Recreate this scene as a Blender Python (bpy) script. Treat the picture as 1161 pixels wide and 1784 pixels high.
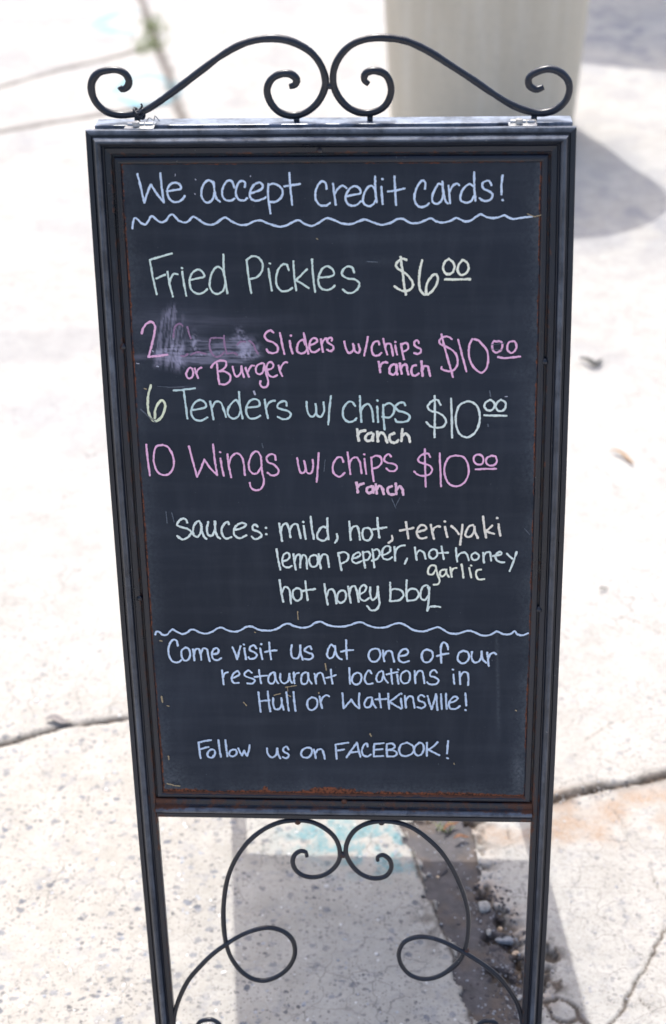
import bpy, math, random
import numpy as np
from mathutils import Vector

random.seed(7)
rng = np.random.default_rng(11)
scene = bpy.context.scene
for o in list(bpy.data.objects):
    bpy.data.objects.remove(o)

# ------------------------------------------------------------------ camera geometry
# the photograph is 1161 x 1784, taken at about 50 mm, looking 32 degrees down from eye height
FPX, CX, CY = 2478.0, 580.5, 892.0
CAM_H = 1.85
PITCH = math.radians(32.0)
NC = np.array([.1244, -1, 6590.6 / FPX]); NC /= np.linalg.norm(NC)     # board plane normal, camera axes
PLANE_C = None
def ray(p): return np.array([(p[0] - CX) / FPX, (p[1] - CY) / FPX, 1.0])
_a = ray((148.5, 222)); _b = ray((1005, 216))
_a = _a / (NC @ _a); _b = _b / (NC @ _b)
PLANE_C = .56 / np.linalg.norm(_a - _b)                                # the sign is 56 cm wide
U_C = (_b - _a) / np.linalg.norm(_b - _a)
up = np.array([0, -math.cos(PITCH), -math.sin(PITCH)])
up = up - (up @ U_C) * U_C; up /= np.linalg.norm(up)
fwd = np.array([0, 0, 1.0]); fy = fwd - (fwd @ up) * up; fy /= np.linalg.norm(fy)
fx = np.cross(fy, up) * 1.0
if fx[0] < 0: fx = -fx
WX, WY, WZ = fx, fy, up                                                # world axes written in camera axes
CAM = np.array([0, 0, CAM_H])
def c2w(c): return np.array([c @ WX, c @ WY, c @ WZ])
def board_hit(p):
    r = ray(p); return CAM + c2w(r * PLANE_C / (NC @ r))
def ground(px, py, z=0.0):
    d = c2w(ray((px, py))); t = (z - CAM_H) / d[2]
    return CAM + d * t
def project(P):                                                        # world -> photo pixel (vectorised)
    d = np.asarray(P) - CAM
    M = np.stack([WX, WY, WZ])
    c = d @ M
    return np.stack([CX + FPX * c[..., 0] / c[..., 2], CY + FPX * c[..., 1] / c[..., 2]], -1)

cam_d = bpy.data.cameras.new('camera'); cam = bpy.data.objects.new('camera', cam_d)
scene.collection.objects.link(cam); scene.camera = cam
cam_d.sensor_fit = 'VERTICAL'; cam_d.sensor_height = 36.0; cam_d.lens = 36.0 * FPX / 1784.0
cam_d.clip_start = .05; cam_d.clip_end = 500
from mathutils import Matrix
xr = c2w(np.array([1., 0, 0])); yu = c2w(np.array([0, -1., 0])); zb = c2w(np.array([0, 0, -1.]))
cam.matrix_world = Matrix(((xr[0], yu[0], zb[0], 0), (xr[1], yu[1], zb[1], 0), (xr[2], yu[2], zb[2], CAM_H), (0, 0, 0, 1)))
cam_d.dof.use_dof = True
cam_d.dof.focus_distance = 1.80
cam_d.dof.aperture_fstop = 3.6
cam_d.dof.aperture_blades = 9

# ------------------------------------------------------------------ light
SUNV = Vector((-.095, .50, 1.0)).normalized()
world = bpy.data.worlds.new('World'); scene.world = world; world.use_nodes = True
wn = world.node_tree; bg = wn.nodes['Background']
sky = wn.nodes.new('ShaderNodeTexSky'); sky.sky_type = 'NISHITA'; sky.sun_disc = False
sky.sun_elevation = math.asin(SUNV.z); sky.sun_rotation = math.atan2(SUNV.x, SUNV.y)
sky.dust_density = 5.0; sky.air_density = .9; sky.ozone_density = 1.0
wn.links.new(sky.outputs[0], bg.inputs[0]); bg.inputs[1].default_value = .15
sun_d = bpy.data.lights.new('sun', 'SUN'); sun_d.energy = 2.0; sun_d.angle = math.radians(.53); sun_d.color = (1, .98, .94)
sun = bpy.data.objects.new('sun', sun_d); scene.collection.objects.link(sun)
sun.rotation_euler = SUNV.to_track_quat('Z', 'Y').to_euler(); sun.location = (0, 0, 8)
scene.view_settings.view_transform = 'Standard'; scene.view_settings.look = 'None'
scene.view_settings.gamma = 1; scene.view_settings.use_curve_mapping = False
scene.view_settings.exposure = 1.0

# ------------------------------------------------------------------ helpers
COL = scene.collection
def empty(name, loc=(0, 0, 0)):
    o = bpy.data.objects.new(name, None); COL.objects.link(o); o.location = loc; return o
def tag(o, label=None, cat=None, group=None, kind=None):
    if label: o['label'] = label
    if cat: o['category'] = cat
    if group: o['group'] = group
    if kind: o['kind'] = kind
    return o
def link(name, me, parent=None, mat=None, smooth=False):
    if mat is not None and not me.materials: me.materials.append(mat)
    if smooth:
        me.polygons.foreach_set('use_smooth', [True] * len(me.polygons))
    o = bpy.data.objects.new(name, me); COL.objects.link(o)
    if parent is not None:
        o.parent = parent
        if parent.type == 'EMPTY': o.matrix_parent_inverse = Matrix.Translation(parent.location).inverted()
    return o
class MB:
    def __init__(s): s.v = []; s.f = []; s.n = 0
    def add(s, verts, faces):
        b = len(s.v); s.v += [tuple(map(float, p)) for p in verts]; s.f += [tuple(i + b for i in f) for f in faces]
    def build(s, name, mat, parent=None, smooth=False):
        me = bpy.data.meshes.new(name); me.from_pydata(s.v, [], s.f); me.validate(); me.update()
        return link(name, me, parent, mat, smooth)
def box(mb, c, ax, half):
    c = np.array(c); vs = []
    for sx in (-1, 1):
        for sy in (-1, 1):
            for sz in (-1, 1):
                vs.append(c + ax[0] * half[0] * sx + ax[1] * half[1] * sy + ax[2] * half[2] * sz)
    mb.add(vs, [(0, 1, 3, 2), (4, 6, 7, 5), (0, 4, 5, 1), (2, 3, 7, 6), (0, 2, 6, 4), (1, 5, 7, 3)])
def catmull(P, step):
    P = [np.array(p, float) for p in P]
    if len(P) == 2:
        n = max(2, int(np.linalg.norm(P[1] - P[0]) / step) + 1)
        return np.array([P[0] + (P[1] - P[0]) * t for t in np.linspace(0, 1, n)])
    Q = [2 * P[0] - P[1]] + P + [2 * P[-1] - P[-2]]; out = []
    for i in range(1, len(Q) - 2):
        p0, p1, p2, p3 = Q[i - 1:i + 3]
        t0 = 0; e = .5
        t1 = t0 + max(1e-6, np.linalg.norm(p1 - p0)) ** e; t2 = t1 + max(1e-6, np.linalg.norm(p2 - p1)) ** e; t3 = t2 + max(1e-6, np.linalg.norm(p3 - p2)) ** e
        n = max(2, int(np.linalg.norm(p2 - p1) / step) + 1)
        for t in np.linspace(t1, t2, n, endpoint=False):
            A1 = (t1 - t) / (t1 - t0) * p0 + (t - t0) / (t1 - t0) * p1
            A2 = (t2 - t) / (t2 - t1) * p1 + (t - t1) / (t2 - t1) * p2
            A3 = (t3 - t) / (t3 - t2) * p2 + (t - t2) / (t3 - t2) * p3
            B1 = (t2 - t) / (t2 - t0) * A1 + (t - t0) / (t2 - t0) * A2
            B2 = (t3 - t) / (t3 - t1) * A2 + (t - t1) / (t3 - t1) * A3
            out.append((t2 - t) / (t2 - t1) * B1 + (t - t1) / (t2 - t1) * B2)
    out.append(P[-1]); return np.array(out)
def tube(mb, P, r, nrm, sides=12, jitter=.03, taper=0.0):
    """rod along 3-D points P that stay near one plane with normal nrm"""
    P = np.array(P); n = len(P); T = np.gradient(P, axis=0); T /= np.linalg.norm(T, axis=1)[:, None] + 1e-12
    rad = r * (1 + jitter * np.convolve(rng.normal(size=n + 8), np.ones(9) / 3, 'valid')[:n])
    if taper:
        k = max(2, int(n * .03)); rad[:k] *= np.linspace(1 - taper, 1, k); rad[-k:] *= np.linspace(1, 1 - taper, k)
    vs = []
    for i in range(n):
        b = np.cross(T[i], nrm); b /= np.linalg.norm(b); c = np.cross(b, T[i])
        for k in range(sides):
            a = 2 * math.pi * k / sides
            vs.append(P[i] + rad[i] * (math.cos(a) * b + math.sin(a) * c))
    fs = [(i * sides + k, i * sides + (k + 1) % sides, (i + 1) * sides + (k + 1) % sides, (i + 1) * sides + k) for i in range(n - 1) for k in range(sides)]
    fs += [tuple(reversed(range(sides))), tuple((n - 1) * sides + k for k in range(sides))]
    mb.add(vs, fs)
def vnoise(x, y, seed=0):
    """value noise, vectorised, 0..1"""
    xi = np.floor(x).astype(np.int64); yi = np.floor(y).astype(np.int64); fx_ = x - xi; fy_ = y - yi
    def h(a, b):
        n = (a * 374761393 + b * 668265263 + seed * 1442695041) & 0xffffffff
        n = ((n ^ (n >> 13)) * 1274126177) & 0xffffffff
        return ((n ^ (n >> 16)) & 0xffff) / 65535.0
    sx = fx_ * fx_ * (3 - 2 * fx_); sy = fy_ * fy_ * (3 - 2 * fy_)
    return (h(xi, yi) * (1 - sx) + h(xi + 1, yi) * sx) * (1 - sy) + (h(xi, yi + 1) * (1 - sx) + h(xi + 1, yi + 1) * sx) * sy
def fbm(x, y, o=4, seed=0):
    s = 0; a = .5; t = 0
    for i in range(o):
        s = s + a * vnoise(x * 2 ** i, y * 2 ** i, seed + i * 17); t += a; a *= .5
    return s / t
def dist_poly(X, Y, pts):
    d = np.full(X.shape, 1e9)
    for (x0, y0), (x1, y1) in zip(pts[:-1], pts[1:]):
        dx, dy = x1 - x0, y1 - y0; L = dx * dx + dy * dy + 1e-12
        t = np.clip(((X - x0) * dx + (Y - y0) * dy) / L, 0, 1)
        d = np.minimum(d, np.hypot(X - x0 - t * dx, Y - y0 - t * dy))
    return d
def in_poly(X, Y, pts):
    r = np.zeros(X.shape, bool); n = len(pts)
    for i in range(n):
        x0, y0 = pts[i]; x1, y1 = pts[(i + 1) % n]
        c = (y0 > Y) != (y1 > Y)
        with np.errstate(all='ignore'): xi = (x1 - x0) * (Y - y0) / (y1 - y0 + 1e-15) + x0
        r ^= c & (X < xi)
    return r

# ------------------------------------------------------------------ materials
class NT:
    def __init__(s, name):
        s.m = bpy.data.materials.new(name); s.m.use_nodes = True; s.t = s.m.node_tree; s.b = s.t.nodes['Principled BSDF']
        s.tc = s.t.nodes.new('ShaderNodeTexCoord')
    def val(s, sock, v):
        if isinstance(v, bpy.types.NodeSocket): s.t.links.new(v, sock)
        elif isinstance(v, tuple) and len(v) == 3 and len(sock.default_value) == 4: sock.default_value = v + (1,)
        else: sock.default_value = v
    def coord(s, scale=(1, 1, 1), src='Object'):
        mp = s.t.nodes.new('ShaderNodeMapping'); mp.inputs['Scale'].default_value = scale
        s.t.links.new(s.tc.outputs[src], mp.inputs[0]); return mp.outputs[0]
    def noise(s, scale, detail=4, rough=.55, vec=None, dist=0.0):
        n = s.t.nodes.new('ShaderNodeTexNoise'); n.inputs['Scale'].default_value = scale; n.inputs['Detail'].default_value = detail
        n.inputs['Roughness'].default_value = rough; n.inputs['Distortion'].default_value = dist
        s.t.links.new(vec or s.tc.outputs['Object'], n.inputs['Vector']); return n.outputs['Fac']
    def voro(s, scale, feature='F1', vec=None, out='Distance', rnd=1.0):
        n = s.t.nodes.new('ShaderNodeTexVoronoi'); n.feature = feature; n.inputs['Scale'].default_value = scale; n.inputs['Randomness'].default_value = rnd
        s.t.links.new(vec or s.tc.outputs['Object'], n.inputs['Vector']); return n.outputs[out]
    def ramp(s, fac, stops):
        r = s.t.nodes.new('ShaderNodeValToRGB'); e = r.color_ramp.elements
        while len(e) < len(stops): e.new(.5)
        for i, (p, c) in enumerate(stops):
            e[i].position = p; e[i].color = (c, c, c, 1) if not isinstance(c, tuple) else c + (1,)
        s.t.links.new(fac, r.inputs[0]); return r.outputs[0]
    def mix(s, fac, a, b, mode='MIX'):
        n = s.t.nodes.new('ShaderNodeMix'); n.data_type = 'RGBA'; n.blend_type = mode
        s.val(n.inputs[0], fac); s.val(n.inputs[6], a); s.val(n.inputs[7], b); return n.outputs[2]
    def math(s, op, a, b=0.0, clamp=False):
        n = s.t.nodes.new('ShaderNodeMath'); n.operation = op; n.use_clamp = clamp
        s.val(n.inputs[0], a); s.val(n.inputs[1], b); return n.outputs[0]
    def attr(s, name, out='Fac'):
        n = s.t.nodes.new('ShaderNodeAttribute'); n.attribute_name = name; return n.outputs[out]
    def bump(s, h, strength=.3, dist=.001, normal=None):
        n = s.t.nodes.new('ShaderNodeBump'); n.inputs['Strength'].default_value = strength; n.inputs['Distance'].default_value = dist
        s.t.links.new(h, n.inputs['Height'])
        if normal: s.t.links.new(normal, n.inputs['Normal'])
        s.t.links.new(n.outputs[0], s.b.inputs['Normal']); return n.outputs[0]
    def set(s, **k):
        for a, v in k.items(): s.val(s.b.inputs[a.replace('_', ' ')], v)
        return s

# brush-painted black iron
def iron(name, rusty=0.0):
    n = NT(name)
    big = n.noise(9, 5, .6); fine = n.noise(160, 3, .6); brush = n.noise(60, 4, .6, n.coord((1, 1, .08)))
    col = n.mix(n.ramp(big, [(.35, 0.), (.7, 1.)]), (.0050, .0082, .0165), (.0092, .0142, .0275))
    scuff = n.math('MULTIPLY', n.ramp(brush, [(.60, 0.), (.78, 1.)]), n.ramp(n.noise(22, 3), [(.45, 0.), (.65, 1.)]))
    col = n.mix(n.math('MULTIPLY', scuff, .45), col, (.09, .115, .16))
    fleck = n.math('MULTIPLY', n.ramp(n.noise(420, 1), [(.74, 0.), (.78, 1.)]), n.ramp(n.noise(30, 2), [(.5, 0.), (.6, 1.)]))
    col = n.mix(n.math('MULTIPLY', fleck, .7), col, (.30, .30, .28))
    wr = n.math('MULTIPLY', n.attr('wear_highlight'), n.ramp(n.math('ADD', n.math('MULTIPLY', n.noise(38, 5, .7), .6), n.math('MULTIPLY', brush, .4)), [(.40, .25), (.56, 1.)]))
    col = n.mix(wr, col, (.30, .35, .44))  # paler upper faces: dusty wear plus sun highlight put into the colour
    a = n.attr('rust')
    rn = n.noise(90, 5, .7)
    rm = n.ramp(n.math('ADD', n.math('MULTIPLY', a, 1.0), n.math('SUBTRACT', rn, 1.0)), [(.0, 0.), (.16, 1.)])
    rcol = n.mix(n.noise(200, 3), (.030, .012, .008), (.13, .042, .018))
    col = n.mix(rm, col, rcol)
    n.set(Base_Color=col, Roughness=n.math('ADD', n.math('MULTIPLY', rm, .35), n.math('MULTIPLY_ADD', big, .25, ) if False else n.math('ADD', n.math('MULTIPLY', big, .22), .20)))
    n.set(Specular_IOR_Level=.5)
    n.bump(n.math('ADD', n.math('MULTIPLY', brush, 1.0), n.math('ADD', n.math('MULTIPLY', fine, .4), n.math('MULTIPLY', rm, .5))), .35, .0006)
    return n.m
M_IRON = iron('painted_iron')

def board_mat():
    n = NT('chalkboard_paint')
    wipe = n.noise(26, 5, .65, n.coord((.35, 1, 1.6)))
    big = n.noise(5, 3, .5)
    vst = n.noise(45, 4, .6, n.coord((1, 1, .07)))
    hst = n.noise(60, 4, .6, n.coord((.06, 1, 1)))
    col = n.mix(n.ramp(big, [(.3, 0.), (.7, 1.)]), (.0098, .0152, .0262), (.0150, .0222, .0370))
    dust = n.math('ADD', n.math('MULTIPLY', n.ramp(vst, [(.45, 0.), (.8, 1.)]), .5), n.math('MULTIPLY', n.ramp(hst, [(.45, 0.), (.8, 1.)]), .5))
    col = n.mix(n.math('MULTIPLY', dust, .075), col, (.28, .31, .36))
    spk = n.math('MULTIPLY', n.ramp(n.noise(520, 1), [(.77, 0.), (.80, 1.)]), n.ramp(n.noise(14, 2), [(.52, 0.), (.62, 1.)]))
    col = n.mix(n.math('MULTIPLY', spk, .35), col, (.4, .42, .45))
    haze = n.attr('haze')
    col = n.mix(n.math('MULTIPLY', haze, n.ramp(n.noise(240, 4, .7), [(.35, .2), (.65, 1.)])), col, (.16, .18, .20))
    sm = n.attr('smear')
    col = n.mix(sm, col, (.40, .38, .50))
    a = n.attr('rust'); rn = n.noise(130, 5, .75)
    rm = n.ramp(n.math('ADD', a, n.math('SUBTRACT', rn, 1.0)), [(.0, 0.), (.14, 1.)])
    col = n.mix(rm, col, n.mix(n.ramp(n.noise(300, 3), [(.4, 0.), (.6, 1.)]), (.035, .013, .008), (.21, .062, .026)))
    n.set(Base_Color=col, Roughness=.72, Specular_IOR_Level=.35)
    n.bump(n.math('ADD', n.math('MULTIPLY', vst, .5), n.math('ADD', n.math('MULTIPLY', hst, .5), rm)), .25, .0004)
    return n.m
M_BOARD = board_mat()

def chalk(name, col, low=.80):
    n = NT(name)
    g = n.noise(420, 4, .75); st = n.noise(45, 3)
    d = n.mix(n.ramp(g, [(.28, low - .35), (.47, 1.)]), (.06, .07, .085), col)
    d = n.mix(n.ramp(st, [(.35, .0), (.7, .5)]), d, tuple(c * .80 for c in col))
    n.set(Base_Color=d, Roughness=.95, Specular_IOR_Level=.1)
    n.bump(g, .3, .0004)
    return n.m
CH = dict(
    blue=chalk('chalk_pale_blue', (.66, .77, .92)), green=chalk('chalk_pale_green', (.72, .84, .76)), cream=chalk('chalk_cream', (.92, .92, .76), .9),
    pink=chalk('chalk_pink', (.93, .53, .74), .9), aqua=chalk('chalk_aqua', (.64, .79, .77)), yellow=chalk('chalk_yellow', (.86, .89, .64), .9),
    white=chalk('chalk_cream_white', (.94, .91, .78), .95), mint=chalk('chalk_mint_white', (.80, .88, .82)), peach=chalk('chalk_peach', (.93, .86, .74), .95),
    faint=chalk('chalk_wiped_pink', (.36, .22, .34), .3), dusty=chalk('chalk_dust_mark', (.50, .50, .58), .6), soft=chalk('chalk_soft_blue', (.60, .71, .87), .75), tan=chalk('tan_scratch', (.42, .33, .20), .7),
    pinkw=chalk('chalk_bright_pink', (.94, .60, .74), .95))
# ------------------------------------------------------------------ the pavement
def gp(pts): return [tuple(ground(*p)[:2]) for p in pts]
_g0 = ground(245, 0)[:2]; _g1 = ground(318, 200)[:2]; _g2 = ground(752, 1440)[:2]; _g3 = ground(880, 1784)[:2]
J1 = [tuple(_g0 + (_g0 - _g1) * 3.0)] + gp([(245, 0), (263, 45), (283, 90), (300, 145), (318, 200)]) + [tuple(_g2 + (_g1 - _g2) * .03), tuple(_g2)] + gp([(800, 1560), (880, 1784)]) + [tuple(_g3 + (_g3 - _g2) * 2.2)]
def ext(pts, k=6.0):
    a = np.array(pts[0]) - np.array(pts[1]); b = np.array(pts[-1]) - np.array(pts[-2])
    a /= np.linalg.norm(a); b /= np.linalg.norm(b); return [tuple(np.array(pts[0]) + a * k)] + pts + [tuple(np.array(pts[-1]) + b * k)]
J2L = ext(gp([(0, 1295), (60, 1280), (118, 1264), (222, 1248)]))
J2R = ext(gp([(800, 1436), (965, 1392), (1040, 1372), (1100, 1362), (1161, 1350)]))
J3 = ext(gp([(0, 228), (60, 218), (150, 203)])); J4 = ext(gp([(0, 150), (95, 122), (175, 104), (240, 88)]))
_cr = [gp(p) for p in [[(1175, 1600), (1140, 1650), (1122, 1690), (1105, 1715), (1085, 1752), (1062, 1784), (1050, 1840)],
    [(930, 1735), (950, 1745), (960, 1770), (990, 1779), (1010, 1772), (1003, 1750), (985, 1738)], [(950, 1745), (975, 1735)], [(1010, 1772), (1030, 1790), (1020, 1840)],
    [(1050, 1050), (1066, 1062), (1085, 1075), (1115, 1085), (1140, 1098), (1170, 1106)], [(1133, 1500), (1140, 1530), (1150, 1550), (1175, 1570)], [(1140, 1762), (1122, 1750), (1112, 1742)],
    [(975, 1040), (1010, 1046), (1040, 1052)], [(1100, 1250), (1060, 1262), (1020, 1290)], [(1078, 536), (1105, 548), (1135, 553)], [(1020, 800), (1060, 822), (1088, 850)], [(880, 1430), (888, 1452), (893, 1475), (884, 1500)], [(1120, 1460), (1090, 1440), (1070, 1410)]]]
TAR = gp([(700, 1436), (718, 1480), (733, 1525), (752, 1570), (775, 1625), (800, 1690), (815, 1740), (822, 1784), (832, 1900), (835, 2050), (960, 2050), (945, 1900), (922, 1760), (915, 1700), (902, 1660), (880, 1625), (868, 1590), (845, 1565), (832, 1545), (826, 1510), (818, 1470), (820, 1440), (805, 1420), (760, 1425)])
def spaced(a, b, f0, f1):
    out = [a]
    while out[-1] < b: out.append(out[-1] + f0 + (f1) * 0)
    return out
ys = [.2]
while ys[-1] < 13: ys.append(ys[-1] + (.02 if ys[-1] < 1.2 else .0034 * max(1, (ys[-1] / 1.5)) ** 1.2))
xs = [0.0]
while xs[-1] < 4.6: xs.append(xs[-1] + (.0036 if xs[-1] < .70 else .0036 + .016 * (xs[-1] - .70)))
xs = [-x for x in reversed(xs[1:])] + xs
GX, GY = np.meshgrid(np.array(xs), np.array(ys))
wob = .010 * (fbm(GX * 14, GY * 14, 4, 3) - .5) + .05 * (fbm(GX * 1.2, GY * 1.2, 2, 9) - .5) * (GY > 3)
WXX, WYY = GX + wob, GY + .010 * (fbm(GX * 14, GY * 14, 4, 5) - .5)
def side_of_J1(X, Y):
    p = sorted(J1, key=lambda q: q[1]); return X > np.interp(Y, [q[1] for q in p], [q[0] for q in p])
right = side_of_J1(WXX, WYY)
def above(X, Y, J):
    p = sorted(J, key=lambda q: q[0]); return Y > np.interp(X, [q[0] for q in p], [q[1] for q in p])
ID = np.where(right, np.where(above(WXX, WYY, J2R), 11, 10), np.where(above(WXX, WYY, J4), 3, np.where(above(WXX, WYY, J3), 2, np.where(above(WXX, WYY, J2L), 1, 0))))
dJ1 = dist_poly(WXX, WYY, J1)
dJ = np.minimum(dJ1, np.where(right, dist_poly(WXX, WYY, J2R), np.minimum(dist_poly(WXX, WYY, J2L), np.minimum(dist_poly(WXX, WYY, J3), dist_poly(WXX, WYY, J4)))))
dC = np.full(GX.shape, 9.0)
wx2 = WXX + .012 * (fbm(GX * 50, GY * 50, 4, 71) - .5); wy2 = WYY + .012 * (fbm(GX * 50, GY * 50, 4, 72) - .5)
for k, c in enumerate(_cr): dC = np.minimum(dC, np.maximum(0, dist_poly(wx2, wy2, c) + (-.0010 if k < 1 else -.0026 if k < 4 else .0008)))
rag = fbm(GX * 60, GY * 60, 4, 21); rag2 = fbm(GX * 22, GY * 22, 4, 31)
tar = in_poly(GX + .050 * (rag2 - .5) + .014 * (rag - .5), GY + .03 * (rag - .5), TAR)
jw = np.where(GY > 3.2, .022, .0055) * (.45 + 1.0 * rag2) * np.where((GY > 3.2) | (rag2 > .3), 1, .6)
far = GY > 3.2
H = .003 * (fbm(GX * 3, GY * 3, 3, 1) - .5) + .0022 * (fbm(GX * 40, GY * 40, 3, 2) - .5) + .0016 * (fbm(GX * 110, GY * 110, 2, 4) - .5) * (GY < 4)
tf = 1 / (1 + np.exp(-(dJ - jw) / np.where(far, .008, .0022))); H = H - .012 * (1 - tf)
cw = .0007 + .0020 * rag ** 1.5; cst = np.maximum(np.clip((rag2 - .25) * 2.6, .15, 1), np.where((GY < 1.75) & right, 1.0, 0)); H = H - .004 * cst * np.exp(-(dC / cw) ** 2)
H = H - np.where(right & (ID == 11), 0, 0) + np.where(right, -.002, 0)
PXp = project(np.stack([GX, GY, np.zeros_like(GX)], -1)); PPX, PPY = PXp[..., 0], PXp[..., 1]
# broken slab edge beside the tar strip: pits and crumbs
dT = dist_poly(GX, GY, TAR + TAR[:1])
broken = np.exp(-(dT / .035) ** 2) * right
H = H - .010 * broken * np.clip((rag - .52) * 8, 0, 1)
hole = np.zeros(GX.shape)
for (px, py, r) in [(855, 1635, .020), (872, 1600, .016), (893, 1640, .022), (905, 1672, .016), (950, 1690, .020), (962, 1660, .018), (946, 1715, .014), (846, 1560, .014), (885, 1700, .02), (860, 1690, .018), (935, 1775, .01)]:
    g = ground(px, py); hole = np.maximum(hole, np.exp(-((np.hypot(GX - g[0], GY - g[1]) * (.7 + .8 * rag)) / r) ** 2))
hm = np.clip((hole - .25) * 2.2, 0, 1) * np.clip((fbm(GX * 95, GY * 95, 4, 77) - .38) * 9, 0, 1)
H = H - .012 * hm
Htar = -.007 + .0035 * (fbm(GX * 30, GY * 30, 4, 41) - .5) + .002 * (fbm(GX * 120, GY * 120, 3, 42) - .5)
Htar = Htar - .012 * hm
H = np.where(tar, Htar, H)
def spot(px, py, rx, ry=None):
    g = ground(px, py); ry = ry or rx; return np.exp(-(((GX - g[0]) / rx) ** 2 + ((GY - g[1]) / ry) ** 2))
# stains on the ground, plus a grey mottle that deepens the far cast shadows
dirt = np.clip((1 - tf) * 1.2, 0, 1) * np.where(far, .72, 1); dirt = np.maximum(dirt, np.exp(-(dC / (cw * 1.3)) ** 2) * .85 * cst)
dirt = np.maximum(dirt, .85 * hm); dirt = np.maximum(dirt, broken * np.clip((rag - .50) * 6, 0, 1) * .9)
dirt = np.maximum(dirt, .95 * np.exp(-(dT / (.0018 + .010 * rag ** 2)) ** 2)); dirt = np.maximum(dirt, .9 * np.clip((spot(958, 1668, .022, .045) + spot(965, 1710, .015, .02) + .7 * spot(880, 1620, .02, .03) + .8 * spot(905, 1700, .02, .05)) * 1.6, 0, 1) * np.clip((fbm(GX * 70, GY * 70, 4, 83) - .46) * 7, 0, 1))
dJ2R = dist_poly(WXX, WYY, J2R)
dirt = np.maximum(dirt, right * np.exp(-(dJ2R / .016) ** 2) * np.clip((rag2 - .30) * 4, 0, 1) * np.clip((GX - .1) * 10, 0, 1))
gA = ground(860, 1640)
dirt = np.maximum(dirt, .62 * spot(748, 1610, .030, .055) * np.clip((rag - .30) * 4, 0, 1) * ~tar)
tan = np.exp(-(np.maximum(0, np.abs(GY - ground(1050, 1420)[1]) - .045) / .028) ** 2) * np.clip((GX - .17) * 12, 0, 1) * np.clip((rag2 - .33) * 3.5, 0, 1)
tan = np.maximum(tan, .9 * broken * np.clip((rag2 - .42) * 6, 0, 1))
teal = np.clip(spot(600, 1455, .10, .05) + spot(660, 1475, .07, .05) + spot(560, 1440, .05, .035) + spot(640, 1500, .05, .035) + .6 * spot(715, 1505, .03, .03), 0, 1) * np.clip((rag - .40) * 5, 0, 1) * (~tar)
_c1 = gp([(232, 18), (205, 22), (180, 32), (172, 44), (190, 55), (225, 57)]); _c2 = gp([(205, 160), (225, 138), (262, 130), (295, 140), (306, 158), (290, 178), (245, 184), (212, 172)])
cyan = np.clip(1 - dist_poly(GX, GY, _c1) / .055, 0, 1) + np.clip(1 - dist_poly(GX, GY, _c2) / .05, 0, 1)
cyan = np.clip(cyan * 1.1, 0, 1) * np.clip((rag2 - .22) * 3, 0, 1)
grey = np.clip(.9 * spot(60, 245, .16, .2) + .5 * spot(110, 120, .4, .12) + .35 * spot(30, 560, .1, .3), 0, 1) * rag2
grey = np.maximum(grey, np.clip(.9 * spot(1110, 60, .7, .8) + .75 * spot(1080, 360, .45, .45), 0, 1) * np.clip((fbm(GX * 15, GY * 9, 4, 95) - .44) * 5, 0, 1))  # mottle kept to the two cast shadow areas, painted in to darken them
grey = np.maximum(grey, .35 * far * np.clip((fbm(GX * 5, GY * 4, 4, 96) - .52) * 5, 0, 1))
rough_a = np.where(right, .55, 1.0) * np.clip((2.9 - GY) / .9, .12, 1)

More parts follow.
